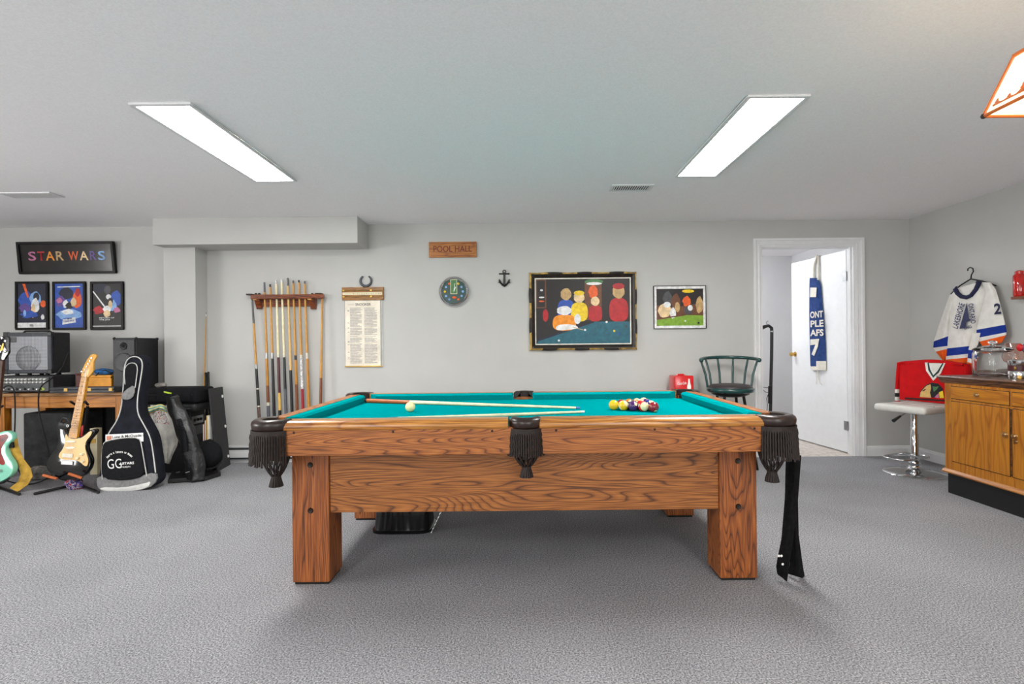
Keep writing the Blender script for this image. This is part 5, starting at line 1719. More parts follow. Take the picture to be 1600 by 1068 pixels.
# ---- mixer head
YM = 4.64
mx0, mx1 = -4.66, at(81, 600, YM).x
mz0, mz1 = DZT, at(40, 587, YM).z
mz1 = max(mz1, mz0 + 0.12)
mxr = thing('mixer_amp', 'black mixing amplifier with rows of white knobs on the desk', 'mixer', ((mx0 + mx1) / 2, YM + 0.1, DZT))
MB().box(mx0, mx1, YM + 0.012, YM + 0.25, mz0 + 0.006, mz1).build('case', 'black_vinyl', mxr, True, smooth=0, bevel=0.006)
mat('panel_grey', (70, 72, 74), 0.45, var=0.15, scale=30)
MB().box(mx0 + 0.01, mx1 - 0.03, YM, YM + 0.014, mz0 + 0.014, mz1 - 0.014).build('panel', 'panel_grey', mxr, True, smooth=0, bevel=0.003)
mat('knob_white', (206, 206, 202), 0.4)
for r_ in range(2):
    for i in range(13):
        x = mx0 + 0.06 + i * 0.033
        if x > mx1 - 0.05:
            break
        z = mz1 - 0.03 - r_ * 0.026
        MB().lathe([(0.0, 0.016), (0.008, 0.015), (0.010, 0.0)], 8, (x, YM, z), 0, RX).build('knob', 'knob_white', mxr, True)
for i in range(11):
    x = mx0 + 0.06 + i * 0.036
    MB().lathe([(0.0, 0.004), (0.008, 0.005), (0.011, 0.0)], 8, (x, YM, mz0 + 0.035), 0, RX).build('jack', 'steel' if i % 2 else 'black_metal', mxr, True)
mat('label_green', (150, 170, 60), 0.5)
MB().sphere((mx1 - 0.09, YM, mz0 + 0.034), 0.026, 12, 0, (1, 0.15, 0.55)).build('badge', 'label_green', mxr, True)

# ---- guitar amp on the mixer
YA = 4.68
ax0, ax1 = at(6, 550, YA).x, at(80, 550, YA).x
az0 = mz1 + 0.018
az1 = at(44, 519, YA).z
amp = thing('guitar_amp', 'black guitar amplifier with silver grille stacked on the mixer', 'amplifier', ((ax0 + ax1) / 2, YA + 0.11, mz1))
mat('amp_front', (40, 44, 52), 0.5, var=0.15, scale=40)
MB().box(ax0, ax1, YA + 0.02, YA + 0.2, az0, az1).build('cabinet', 'black_vinyl', amp, True, smooth=0, bevel=0.008)
fr = MB()
fwl = 0.035
fr.box(ax0, ax1, YA, YA + 0.022, az0, az0 + fwl).box(ax0, ax1, YA, YA + 0.022, az1 - fwl, az1).box(ax0, ax0 + fwl, YA, YA + 0.022, az0 + fwl, az1 - fwl).box(ax1 - fwl, ax1, YA, YA + 0.022, az0 + fwl, az1 - fwl)
fr.build('front_frame', 'amp_front', amp, True, smooth=0, bevel=0.006)


def grille_mat(name, c0, c1, scale):
    m, nt, b = new_mat(name)
    tc = nt.nodes.new('ShaderNodeTexCoord')
    v = nt.nodes.new('ShaderNodeTexVoronoi')
    v.inputs['Scale'].default_value = scale
    v.inputs['Randomness'].default_value = 0.0
    nt.links.new(tc.outputs['Object'], v.inputs['Vector'])
    r = ramp(nt, v.outputs['Distance'], [(0.36, c0), (0.5, c1)])
    nt.links.new(r.outputs['Color'], b.inputs['Base Color'])
    b.inputs['Roughness'].default_value = 0.4
    b.inputs['Metallic'].default_value = 0.3
    bump(nt, b, v.outputs['Distance'], 0.4, 0.004)


grille_mat('grille_silver', (44, 46, 49), (150, 152, 156), 95)
grille_mat('grille_black', (8, 8, 9), (44, 45, 48), 80)
MB().box(ax0 + fwl, ax1 - fwl, YA + 0.008, YA + 0.02, az0 + fwl, az1 - fwl).build('grille', 'grille_silver', amp, True, smooth=0)
MB().lathe([(0.115, 0.0), (0.1, 0.006), (0.05, 0.002), (0.0, 0.004)], 32, ((ax0 + ax1) / 2, YA + 0.0085, az0 + 0.135), 0, RX).build('speaker_cone', 'grille_silver', amp, True)
MB().box(ax0 + fwl + 0.004, ax0 + fwl + 0.072, YA + 0.003, YA + 0.01, az1 - fwl - 0.052, az1 - fwl - 0.006).build('badge', 'panel_grey', amp, True, smooth=0, bevel=0.003)
for xx in (ax0, ax1):
    for zz in (az0, az1):
        MB().box(xx - 0.004 if xx == ax0 else xx - 0.034, xx + 0.034 if xx == ax0 else xx + 0.004, YA - 0.004, YA + 0.03, zz - 0.004 if zz == az0 else zz - 0.034, zz + 0.034 if zz == az0 else zz + 0.004).build('corner', 'black_plastic', amp, True, smooth=0, bevel=0.005)
MB().tube([((ax0 + ax1) / 2 - 0.13, YA + 0.1, az1 - 0.002), ((ax0 + ax1) / 2 - 0.11, YA + 0.1, az1 + 0.014), ((ax0 + ax1) / 2 + 0.11, YA + 0.1, az1 + 0.014), ((ax0 + ax1) / 2 + 0.13, YA + 0.1, az1 - 0.002)], 0.008, 8).build('handle', 'black_rubber', amp, True)
for xx in (ax0 + 0.08, ax0 + 0.19, ax1 - 0.07):
    for yy in (YA + 0.04, YA + 0.16):
        MB().lathe([(0.0, 0.0), (0.016, 0.0), (0.014, 0.019), (0.0, 0.019)], 10, (xx, yy, mz1)).build('foot', 'black_rubber', amp, True)

# ---- flat case with latches
fx0, fx1 = mx1 + 0.012, at(178, 604, 4.6).x
fcs = thing('flat_case', 'low grey-black hard case with brass latches lying on the desk front', 'case', ((fx0 + fx1) / 2, 4.66, DZT))
mat('case_grey', (58, 60, 64), 0.5, var=0.12)
MB().box(fx0, fx1, 4.60, 4.71, DZT, DZT + 0.026).build('tray', 'case_grey', fcs, True, smooth=0, bevel=0.004)
MB().box(fx0, fx1, 4.60, 4.71, DZT + 0.028, DZT + 0.05).build('lid', 'case_grey', fcs, True, smooth=0, bevel=0.004)
for px_ in (103, 140, 173):
    xx = at(px_, 605, 4.6).x
    MB().box(xx - 0.015, xx + 0.015, 4.594, 4.602, DZT + 0.014, DZT + 0.042).build('latch', 'cue_tan', fcs, True, smooth=0, bevel=0.002)
# ---- orange-yellow box and dark red tin behind
bxx = thing('yellow_box', 'orange-yellow box on the desk behind the guitar headstock', 'box', (at(152, 600, 4.78).x, 4.82, DZT))
mat('box_yellow', (222, 148, 30), 0.5, var=0.08)
xa, xb = at(131, 600, 4.76).x, at(174, 600, 4.76).x
z1 = at(150, 586, 4.76).z
MB().box(xa, xb, 4.76, 4.92, DZT, z1 - 0.02).build('body', 'box_yellow', bxx, True, smooth=0, bevel=0.004)
MB().box(xa - 0.002, xb + 0.002, 4.757, 4.923, z1 - 0.02, z1).build('lid', 'box_yellow', bxx, True, smooth=0, bevel=0.004)
rdt = thing('red_tin', 'dark red tin on the desk beside the yellow box', 'tin', (at(123.5, 590, 4.8).x, 4.84, DZT))
mat('tin_red', (92, 30, 18), 0.4, var=0.1)
q0, q1 = at(118, 600, 4.78).x, at(129, 600, 4.78).x
MB().box(q0, q1, 4.78, 4.9, DZT, z1 + 0.005).build('body', 'tin_red', rdt, True, smooth=0, bevel=0.008)
MB().box(q0 - 0.002, q1 + 0.002, 4.778, 4.902, z1 + 0.005, z1 + 0.018).build('lid', 'tin_red', rdt, True, smooth=0, bevel=0.004)
blc = thing('blue_bundle', 'crumpled blue plastic bundle lying on the yellow box', 'bag', (at(162, 585, 4.8).x, 4.84, z1))
mat('plastic_blue', (32, 88, 140), 0.35, var=0.35, scale=30, bmp=0.5)


def crump(c, rx, ry, rz, amp_, seed, n=20):
    rr_ = random.Random(seed)
    ph = [rr_.random() * 6 for _ in range(6)]

    def fn(u, v):
        th, la = 2 * PI * u, -PI / 2 + PI * v
        d = 1 + amp_ * (math.sin(3 * th + ph[0] + 2 * la) + math.sin(5 * th + ph[1] - 3 * la) * 0.7 + math.sin(7 * la + ph[2] + th) * 0.6)
        z = rz * math.sin(la) * d
        return Vector((c[0] + rx * math.cos(la) * math.cos(th) * d, c[1] + ry * math.cos(la) * math.sin(th) * d, max(c[2] + z, c[2] - rz * 0.9)))
    return MB().grid(fn, n, n // 2, closed_u=True)


crump((at(163, 580, 4.84).x, 4.84, z1 + 0.027), 0.09, 0.05, 0.03, 0.09, 3).build('wrap', 'plastic_blue', blc, True, smooth=40)
MB().tube([at(150, 587, 4.755), at(156, 580, 4.8), at(165, 578, 4.8), at(172, 582, 4.8), at(174, 590, 4.752)], 0.005, 6).build('cable', 'black_rubber', blc, True)

# ---- PA speaker at the desk's right end
YS = 4.73
sx0, sx1 = at(175, 570, YS).x, at(212, 570, YS).x
sz1 = at(194, 527.5, YS).z
spk = thing('pa_speaker', 'tall black speaker cabinet on the right end of the desk', 'speaker', ((sx0 + sx1) / 2, YS + 0.14, DZT))
mat('speaker_black', (30, 31, 33), 0.55, var=0.12, scale=80, bmp=0.08)
MB().box(sx0, sx1, YS + 0.012, YS + 0.30, DZT, sz1).build('cabinet', 'speaker_black', spk, True, smooth=0, bevel=0.008)
MB().box(sx0 + 0.01, sx1 - 0.01, YS, YS + 0.013, DZT + 0.02, sz1 - 0.015).build('grille', 'grille_black', spk, True, smooth=0, bevel=0.004)
MB().lathe([(0.034, 0.0), (0.03, 0.006), (0.012, 0.002), (0.0, 0.008)], 20, ((sx0 + sx1) / 2, YS, sz1 - 0.075), 0, RX).build('tweeter', 'black_metal', spk, True)
MB().lathe([(0.085, 0.0), (0.08, 0.006), (0.03, 0.002), (0.0, 0.006)], 28, ((sx0 + sx1) / 2, YS, sz1 - 0.22), 0, RX).build('woofer', 'grille_black', spk, True)
for xx in (sx0, sx1):
    for yy in (YS + 0.014, YS + 0.30):
        MB().sphere((xx + (0.008 if xx == sx0 else -0.008), yy + (0.006 if yy < 4.8 else -0.008), sz1 - 0.006), 0.014, 8).build('corner', 'black_plastic', spk, True)

# ---- black cabinet under the desk, rag, cream box
cb_ = thing('bass_cabinet', 'large dark grey covered speaker cabinet on the floor under the desk', 'speaker', (-4.15, 4.82, 0))
mat('cab_cover', (40, 41, 42), 0.85, var=0.3, scale=16, bmp=0.2)
MB().box(at(36, 700, 4.66).x, at(112, 700, 4.66).x, 4.66, 5.02, 0.05, 0.56).build('body', 'cab_cover', cb_, True, smooth=0, bevel=0.015)
for xx in (at(40, 700, 4.66).x, at(106, 700, 4.66).x):
    for yy in (4.70, 4.96):
        MB().lathe([(0.0, 0.0), (0.022, 0.0), (0.022, 0.052), (0.0, 0.052)], 10, (xx, yy, 0)).build('foot', 'black_rubber', cb_, True)
gr = thing('grey_rag', 'crumpled grey plastic bag on the floor in front of the covered cabinet', 'bag', (at(62, 735, 4.5).x, 4.54, 0))
mat('rag_grey', (120, 116, 112), 0.5, var=0.4, scale=18, bmp=0.3)
crump((at(62, 732, 4.54).x, 4.54, 0.055), 0.11, 0.06, 0.06, 0.08, 9).build('bag', 'rag_grey', gr, True, smooth=40)
cbx = thing('power_box', 'cream electrical box under the desk beside the black guitar', 'box', (at(146, 690, 4.72).x, 4.76, 0))
xa, xb = at(140, 690, 4.7).x, at(151.5, 690, 4.7).x
MB().box(xa, xb, 4.70, 4.76, 0, at(146, 669, 4.7).z).build('case', 'cream', cbx, True, smooth=0, bevel=0.004)
MB().lathe([(0.0, 0.004), (0.017, 0.003), (0.02, 0.0)], 14, ((xa + xb) / 2, 4.70, at(146, 676, 4.7).z), 0, RX).build('dial', 'ink', cbx, True)
MB().box(xa + 0.01, xb - 0.01, 4.697, 4.701, at(146, 692, 4.7).z, at(146, 685, 4.7).z).build('label_plate', 'cue_tan', cbx, True, smooth=0)


# ---- guitars
def tilt(base, top, y0, y1):
    return lambda py: y0 + (y1 - y0) * (base - py) / (base - top)


def tr(pts, yf, off=0.0):
    return [at(x, y, yf(y)) + Vector((0, off, 0)) for x, y in pts]


mat('guitar_black', (14, 14, 15), 0.12, var=0.1, coat=0.6)
mat('maple', (214, 158, 66), 0.3, var=0.06, coat=0.3)
mat('maple_board', (202, 140, 44), 0.35, var=0.08, scale=40)
mat('pickguard_cream', (220, 176, 104), 0.35, var=0.04)
mat('parchment', (232, 224, 204), 0.35)
gy = tilt(750, 553, 4.16, 4.36)
g1 = thing('electric_guitar', 'black electric guitar with cream pickguard and maple neck on a stand', 'electric guitar', at(108, 748, 4.16))
body = smooth_poly([(91, 658.5), (88, 664), (88, 673), (91, 688), (86, 703), (76, 714), (71.5, 723.5), (73, 734), (82, 743), (95, 749), (111, 750), (128, 745), (139, 733), (142, 719), (137.5, 709), (133.5, 699), (136, 690), (143, 682), (149.5, 674), (147.5, 670), (140, 671), (132, 678), (124, 683.5), (107, 682), (102, 675.5), (98, 663), (94, 658)], 2)
MB().ext(tr(body, gy), (0, 0.045, 0)).build('body', 'guitar_black', g1, True, smooth=40, bevel=0.006)
pg = smooth_poly([(103, 675), (107, 684), (123, 685.5), (132, 681), (141, 672.5), (144.5, 674), (141, 681.5), (135, 688), (132.5, 698), (136, 709), (138.5, 719), (137, 727), (133, 728), (125, 721), (118, 718), (98, 718), (92, 714), (93, 708), (98, 702), (101.5, 694)], 1)
MB().ext(tr(pg, gy, -0.003), (0, 0.004, 0)).build('pickguard', 'pickguard_cream', g1, True, smooth=40)
for (x0, y0, x1, y1) in ((104.5, 687.5, 119, 690.5), (104, 697.3, 118, 700.3)):
    MB().ext(tr(smooth_poly([(x0, y0), (x1, y0), (x1, y1), (x0, y1)], 1), gy, -0.010), (0, 0.01, 0)).build('pickup', 'parchment', g1, True, smooth=40)
MB().ext(tr([(99, 707.5), (115, 708.5), (114.5, 714.5), (98.5, 713.5)], gy, -0.010), (0, 0.01, 0)).build('pickup', 'parchment', g1, True, smooth=0, bevel=0.002)
MB().ext(tr([(97, 719), (115, 720), (114.5, 725.8), (96.5, 725)], gy, -0.010), (0, 0.012, 0)).build('bridge', 'chrome', g1, True, smooth=0, bevel=0.002)
for x, y in ((122, 715), (130.5, 720), (129, 709)):
    MB().lathe([(0.0, 0.016), (0.010, 0.015), (0.013, 0.0)], 12, at(x, y, gy(y)) + Vector((0, -0.002, 0)), 0, RX).build('knob', 'cream', g1, True)
nk = [(107, 683.5), (120.5, 684.5), (137, 589), (127.5, 588.5)]
MB().ext(tr(nk, gy, -0.006), (0, 0.026, 0)).build('neck', 'maple_board', g1, True, smooth=0, bevel=0.003)
fm = MB()
for i in range(18):
    t_ = 1 - 0.93 * (1 - 0.9439 ** i) / (1 - 0.9439 ** 18)
    a = Vector((107 + (127.5 - 107) * t_, 683.5 + (588.5 - 683.5) * t_))
    b = Vector((120.5 + (137 - 120.5) * t_, 684.5 + (589 - 684.5) * t_))
    fm.tube([at(a.x, a.y, gy(a.y)) + Vector((0, -0.007, 0)), at(b.x, b.y, gy(b.y)) + Vector((0, -0.007, 0))], 0.0012, 4)
fo = fm.build('frets', 'brass', g1, True)
fo['kind'] = 'stuff'
for t_ in (0.25, 0.36, 0.46, 0.62, 0.74, 0.85):
    a = Vector((113.8 + (132.2 - 113.8) * t_, 684 + (588.7 - 684) * t_))
    MB().lathe([(0.0, 0.001), (0.004, 0.001), (0.0042, 0.0)], 8, at(a.x, a.y, gy(a.y)) + Vector((0, -0.0065, 0)), 0, RX).build('inlay', 'ink', g1, True)
hd = smooth_poly([(127, 591), (126, 585), (128, 577), (133, 566), (138.5, 557), (143.5, 552.5), (149, 553), (150.5, 557), (147.5, 561.5), (145, 566), (146, 578), (142, 584), (137.5, 590)], 2)
MB().ext(tr(hd, gy, 0.002), (0, 0.016, 0)).build('headstock', 'maple', g1, True, smooth=40, bevel=0.002)
for i in range(6):
    x, y = 127.5 + 13 * i / 5, 580.5 - 22.5 * i / 5
    MB().sphere(at(x - 1.5, y, gy(y)) + Vector((0, 0.012, 0)), 0.0085, 8, 0, (1.3, 0.7, 1)).build('tuner', 'chrome', g1, True)
    MB().lathe([(0.0, 0.012), (0.004, 0.012), (0.0045, 0.0)], 8, at(x + 3.6, y + 0.8, gy(y)) + Vector((0, 0.002, 0)), 0, RX).build('tuner_post', 'chrome', g1, True)
sm_ = MB()
for i in range(6):
    a = (99.5 + 13 * i / 5, 722)
    b = (129.2 + 6 * i / 5, 589)
    c = (131.1 + 13 * (5 - i) / 5 * 0.9 + 0.5, 580.5 - 22.5 * (5 - i) / 5 * 0.9)
    sm_.tube([at(a[0], a[1], gy(a[1])) + Vector((0, -0.013, 0)), at(b[0], b[1], gy(b[1])) + Vector((0, -0.011, 0)), at(c[0], c[1], gy(c[1])) + Vector((0, -0.004, 0))], 0.0006, 4)
so = sm_.build('strings', 'steel', g1, True)
so['kind'] = 'stuff'


def stand(label, yokes, post, feet, hub, yf, pads):
    s_ = thing('guitar_stand', label, 'guitar stand', at(hub[0], hub[1], hub[2]), group='guitar stands')
    H_ = at(*hub)
    MB().tube([H_, at(*post)], 0.011, 8).build('post', 'black_metal', s_, True)
    for f in feet:
        a = at(*f)
        a.z = 0.012
        MB().tube([H_ + Vector((0, 0, -0.02)), a], 0.011, 8).build('foot', 'black_metal', s_, True)
        MB().sphere(a, 0.012, 8).build('foot_cap', 'black_rubber', s_, True)
    for p in pads:
        MB().tube([H_, at(p[0], p[1], p[4]), at(p[2], p[3], p[5])], 0.009, 8).build('arm', 'black_metal', s_, True)
    for y in yokes:
        MB().tube([at(*q) for q in y], 0.009, 8).build('yoke', 'black_rubber', s_, True)
    return s_


s1 = stand('black tripod stand carrying the black electric guitar', [[(137.5, 632, 4.36), (133, 627, 4.3), (132, 628, 4.24)], [(118, 632, 4.36), (110, 627, 4.28)]], (137, 634, 4.4), [(55, 772, 4.06), (154, 771, 4.08), (124, 757, 4.55)], (122, 752, 4.3), gy,
           [(96, 748, 84, 741, 4.2, 4.10), (118, 750, 128, 745, 4.2, 4.10)])
for (x0, y0, x1, y1) in ((67, 742, 89, 747.5), (107, 739.5, 128, 746.5)):
    MB().tube([at(x0, y0, 4.085), at(x1, y1, 4.10)], 0.011, 8).build('orange_pad', 'cue_redwood', s1, True)

# patterned strap bundle and red pouch by the stand
m_, nt_, b_ = new_mat('strap_pattern')
n_ = noise_node(nt_, 38, 2)
r_ = ramp(nt_, n_.outputs['Fac'], [(0.36, (20, 20, 30)), (0.45, (70, 50, 130)), (0.5, (20, 20, 28)), (0.56, (196, 180, 200)), (0.6, (30, 24, 36)), (0.66, (170, 30, 60))])
nt_.links.new(r_.outputs['Color'], b_.inputs['Base Color'])
b_.inputs['Roughness'].default_value = 0.8
bdl = thing('patterned_strap', 'crumpled patterned guitar strap hanging under the black guitar', 'strap', at(117, 765, 4.22))
crump(tuple(at(117, 756, 4.22)), 0.07, 0.035, 0.05, 0.1, 12).build('strap', 'strap_pattern', bdl, True, smooth=40)
rp = thing('red_pouch', 'small red pouch behind the black guitar neck', 'pouch', at(128.5, 683, 4.45))
MB().ext([at(x, y, 4.44) for x, y in ((125, 683), (126, 668), (128, 664), (130.5, 666), (133, 683))], (0, 0.02, 0)).build('pouch', 'red', rp, True, smooth=30, bevel=0.004)
MB().tube([at(129, 666, 4.45), at(130, 640, 4.6), at(131, 628, 4.62)], 0.003, 6).build('cord', 'black_rubber', rp, True)
hp_ = thing('headphones', 'black headphones hooked over the horn of the black guitar', 'headphones', at(102, 665, 4.2))
MB().tube([at(x, y, 4.16) for x, y in ((96, 668), (95.5, 657), (99, 652.5), (105, 653.5), (107.5, 660))], 0.007, 8).build('band', 'black_plastic', hp_, True)
for x, y in ((98.5, 664.5), (105.5, 665)):
    MB().lathe([(0.0, 0.022), (0.022, 0.02), (0.03, 0.01), (0.03, 0.0), (0.0, 0.0)], 16, at(x, y, 4.155), 0, RX).build('ear_cup', 'black_plastic', hp_, True)
MB().lathe([(0.006, 0.002), (0.010, 0.002), (0.011, 0.0)], 12, at(105.5, 665, 4.13), 0, RX).build('logo_ring', 'white', hp_, True)

# mint guitar, cut by the left edge of the photograph
mat('mint', (138, 214, 186), 0.15, var=0.04, coat=0.6)
mat('tortoise', (110, 22, 18), 0.2, var=0.5, scale=18)
mat('rosewood', (66, 40, 28), 0.5, var=0.2)
my = tilt(757, 524, 4.14, 4.36)
g2 = thing('electric_guitar', 'mint green electric guitar with tortoise pickguard on a stand at the left edge', 'electric guitar', at(-12, 757, 4.14))
mb_ = smooth_poly([(0, 675), (9, 672.5), (17.5, 676), (20.5, 683), (16.5, 690), (10, 697), (8, 705), (13, 715), (18.5, 722), (21, 731), (18.5, 740), (10, 748), (-6, 755), (-25, 757), (-42, 749), (-50, 733), (-48, 716), (-40, 703), (-38, 692), (-44, 680), (-46, 668), (-39, 661), (-30, 664), (-24, 674), (-14, 679)], 2)
MB().ext(tr(mb_, my), (0, 0.045, 0)).build('body', 'mint', g2, True, smooth=40, bevel=0.007, seg=3)
pgd = smooth_poly([(-22, 680), (-6, 682), (3, 679), (10, 677.5), (14, 681), (9, 689), (3, 697), (1, 706), (6, 717), (8.5, 724), (4, 727), (-4, 721), (-10, 728), (-24, 732), (-36, 724), (-32, 708), (-30, 694), (-34, 682), (-38, 670), (-32, 668)], 2)
MB().ext(tr(pgd, my, -0.003), (0, 0.004, 0)).build('pickguard', 'tortoise', g2, True, smooth=40)
for y0 in (693, 714):
    MB().ext(tr([(-24, y0), (-6, y0 + 2), (-7, y0 + 7), (-25, y0 + 5)], my, -0.010), (0, 0.01, 0)).build('pickup', 'chrome', g2, True, smooth=0, bevel=0.002)
MB().ext(tr([(-26, 726), (-8, 728), (-9, 734), (-27, 732)], my, -0.010), (0, 0.012, 0)).build('bridge', 'chrome', g2, True, smooth=0, bevel=0.002)
for x, y in ((2, 735), (-6, 742)):
    MB().lathe([(0.0, 0.016), (0.010, 0.015), (0.013, 0.0)], 12, at(x, y, my(y)) + Vector((0, -0.002, 0)), 0, RX).build('knob', 'chrome', g2, True)
MB().ext(tr([(-20, 690), (-7, 691), (5.5, 563), (-2, 562)], my, -0.006), (0, 0.026, 0)).build('neck', 'rosewood', g2, True, smooth=0, bevel=0.003)
hd2 = smooth_poly([(-2.5, 563), (-6, 556), (-9, 545), (-6, 532), (2, 525), (10, 523.5), (14.5, 528), (13, 540), (14, 551), (9, 556), (6, 563)], 2)
MB().ext(tr(hd2, my, 0.002), (0, 0.016, 0)).build('headstock', 'guitar_black', g2, True, smooth=40, bevel=0.002)
for x, y in ((8.5, 532.5), (8, 549), (0, 540), (1, 549.5), (-3, 534), (3, 528)):
    MB().lathe([(0.0, 0.01), (0.009, 0.009), (0.011, 0.0)], 10, at(x, y, my(y)) + Vector((0, 0.002, 0)), 0, RX).build('tuner', 'chrome', g2, True)
MB().ext(tr([(4, 536), (6, 536), (4.5, 546), (0, 550), (0, 547.5)], my, -0.001), (0, 0.003, 0)).build('decal', 'brass', g2, True, smooth=0)
stand('black tripod stand carrying the mint guitar at the left edge', [[(-6, 640, 4.38), (4, 634, 4.3)]], (-9, 640, 4.42), [(30, 775, 4.05), (-70, 775, 4.05), (-20, 757, 4.55)], (-8, 755, 4.3), my,
      [(6, 753, 14, 747, 4.2, 4.09), (-30, 760, -34, 755, 4.2, 4.09)])
# suede strap
mat('suede_mustard', (176, 140, 62), 0.95, var=0.12, scale=20, bmp=0.15, spec=0.1)
stp = thing('guitar_strap', 'mustard suede guitar strap looping from the mint guitar to the carpet', 'strap', at(25, 767, 4.16))
lft = [(18, 684), (12, 697), (20, 714), (30, 730), (32, 741), (28, 752), (15, 762)]
rgt = [(27, 682), (29, 696), (36, 715), (48, 731), (51, 744), (43, 757), (27, 768)]


def strapf(u, v):
    k = v * 6
    i = min(int(k), 5)
    f = k - i
    f = f * f * (3 - 2 * f) if False else f
    a = Vector(lft[i]).lerp(Vector(lft[i + 1]), f)
    b = Vector(rgt[i]).lerp(Vector(rgt[i + 1]), f)
    q = a.lerp(b, u)
    y = 4.24 - 0.10 * v + 0.03 * math.sin(v * PI) + 0.02 * (u - 0.5) * (1 - 2 * v) - 0.008 * math.sin(u * PI)
    p = at(q.x, q.y, y)
    p.z = max(p.z, 0.006)
    return p


MB().grid(strapf, 6, 36).build('strap', 'suede_mustard', stp, True, smooth=70, thick=0.005)
MB().ext([at(x, y, 4.215) for x, y in ((13, 691), (20, 690.5), (21, 699), (14, 700))], (0, 0.012, 0)).build('buckle', 'black_metal', stp, True, smooth=0, bevel=0.003)

# cables
for nm, lb, pts in (('cable', 'long black cable hanging from the amplifier over the desk edge to the floor', [(107, 550, 4.66), (98, 575, 4.6), (80, 592, 4.57), (66, 600, 4.55), (60, 612, 4.55), (60, 640, 4.55), (65, 665, 4.54), (73, 690, 4.5), (78, 715, 4.45), (79, 735, 4.4)]),
                    ('cable', 'black cable lying across the carpet behind the guitar stands', [(4, 748, 4.4), (20, 754, 4.36), (45, 757, 4.36), (65, 752, 4.4), (78, 744, 4.44)]),
                    ('cable', 'grey cable hanging beside the desk leg under the mixer', [(5, 606, 4.56), (10, 602, 4.57), (19, 603, 4.57), (23, 612, 4.56), (24, 650, 4.55), (22, 690, 4.52), (26, 730, 4.46), (34, 742, 4.42)])):
    ps_ = smooth_poly([at(*p) for p in pts], 2, closed=False)
    ps_ = [Vector((p[0], p[1], max(p[2], 0.006))) for p in ps_]
    tag(MB().tube(ps_, 0.0055, 6).build(nm, 'black_rubber', smooth=60), lb, 'cable', 'black cables')

# ---- gig bag
by_ = tilt(769, 553, 4.17, 4.32)
gb_ = thing('gig_bag', 'navy-black padded guitar gig bag with light grey piping standing on the carpet', 'gig bag', at(200, 769, 4.15))
outline = [(151, 762), (152, 750), (156, 735), (160, 696), (167, 674), (180, 657), (187.5, 637), (191, 609), (192, 573), (198, 557), (211, 553), (223, 558), (226, 571), (222, 595), (217.5, 622), (217.5, 644), (227, 661), (238, 681), (242, 706), (246, 739), (247, 752), (232, 764), (194, 769), (160, 767.5)]
osm = smooth_poly(outline, 2)
MB().ext(tr(osm, by_), (0, 0.105, 0)).build('shell', 'navy_black_fabric', gb_, True, smooth=40, bevel=0.012, seg=3)
pip = [Vector(p) for p in tr([(160, 738), (164, 696), (170, 676), (182.5, 659), (190, 638), (193, 609), (194.5, 573), (200, 559.5), (211, 556), (221, 560), (223.5, 571), (219.5, 595), (215, 622), (215, 645), (224.5, 662), (235.5, 682), (239.5, 706), (243.5, 738)], by_, -0.003)]
MB().tube(smooth_poly([tuple(p) for p in pip], 2, False), 0.005, 6).build('piping', 'light_piping', gb_, True, smooth=60)
low_ = smooth_poly([(152.5, 742), (175, 748), (210, 746), (245, 736), (247, 750), (233, 763), (194, 768), (160, 766.5), (152.5, 758)], 1)
MB().ext(tr(low_, by_, -0.012), (0, 0.02, 0)).build('bottom_panel', 'grey_fabric', gb_, True, smooth=40, bevel=0.004)
low2 = smooth_poly([(158, 760), (194, 761), (228, 754), (238, 750.5), (233, 762), (194, 767.6), (160, 766)], 1)
MB().ext(tr(low2, by_, -0.016), (0, 0.01, 0)).build('bottom_band', 'light_piping', gb_, True, smooth=40, bevel=0.003)
pk = smooth_poly([(162.5, 747), (161.5, 720), (163, 695), (168, 689), (195, 684), (218, 684), (221.5, 692), (226, 720), (230, 742), (200, 750)], 1)
MB().ext(tr(pk, by_, -0.028), (0, 0.035, 0)).build('pocket', 'black_fabric', gb_, True, smooth=40, bevel=0.01, seg=3)
MB().tube(smooth_poly([tuple(p) for p in tr([(162, 748), (160.5, 718), (163, 693), (168, 688), (195, 683), (219, 683), (222.5, 692), (227, 720), (231, 743)], by_, -0.012)], 1, False), 0.0045, 6).build('pocket_piping', 'light_piping', gb_, True, smooth=60)
np_ = smooth_poly([(196, 578), (199, 570), (206, 566), (214, 567), (217.5, 574), (215, 590), (213.5, 605), (212.5, 618), (205, 624.5), (194, 624), (192, 617), (198, 600)], 1)
MB().ext(tr(np_, by_, -0.018), (0, 0.022, 0)).build('neck_pocket', 'black_fabric', gb_, True, smooth=40, bevel=0.006)
MB().tube(smooth_poly([tuple(p) for p in tr([(198, 600), (196.5, 585), (198, 573), (205, 566.5), (214, 567), (217.5, 574), (215.5, 590), (213.5, 605)], by_, -0.016)], 1, False), 0.004, 6).build('neck_piping', 'light_piping', gb_, True, smooth=60)
MB().ext(tr(smooth_poly([(192, 618), (198, 609), (213.5, 599.5), (212.5, 617), (205, 624), (194, 623.5)], 1), by_, -0.022), (0, 0.012, 0)).build('neck_patch', 'grey_fabric', gb_, True, smooth=40, bevel=0.003)
tgp = tr([(166, 678.5), (224.5, 675.5), (225, 689), (219.5, 689), (217, 685.5), (195, 685), (170, 689.5), (166, 690.5)], by_, -0.008)
MB().ext(tgp, (0, 0.003, 0)).build('shop_tag', 'white', gb_, True, smooth=0)
MB().ext(tr([(168, 680.5), (175.5, 680), (175.5, 686.5), (168, 687)], by_, -0.0105), (0, 0.003, 0)).build('tag_logo', 'cue_redwood', gb_, True, smooth=0)


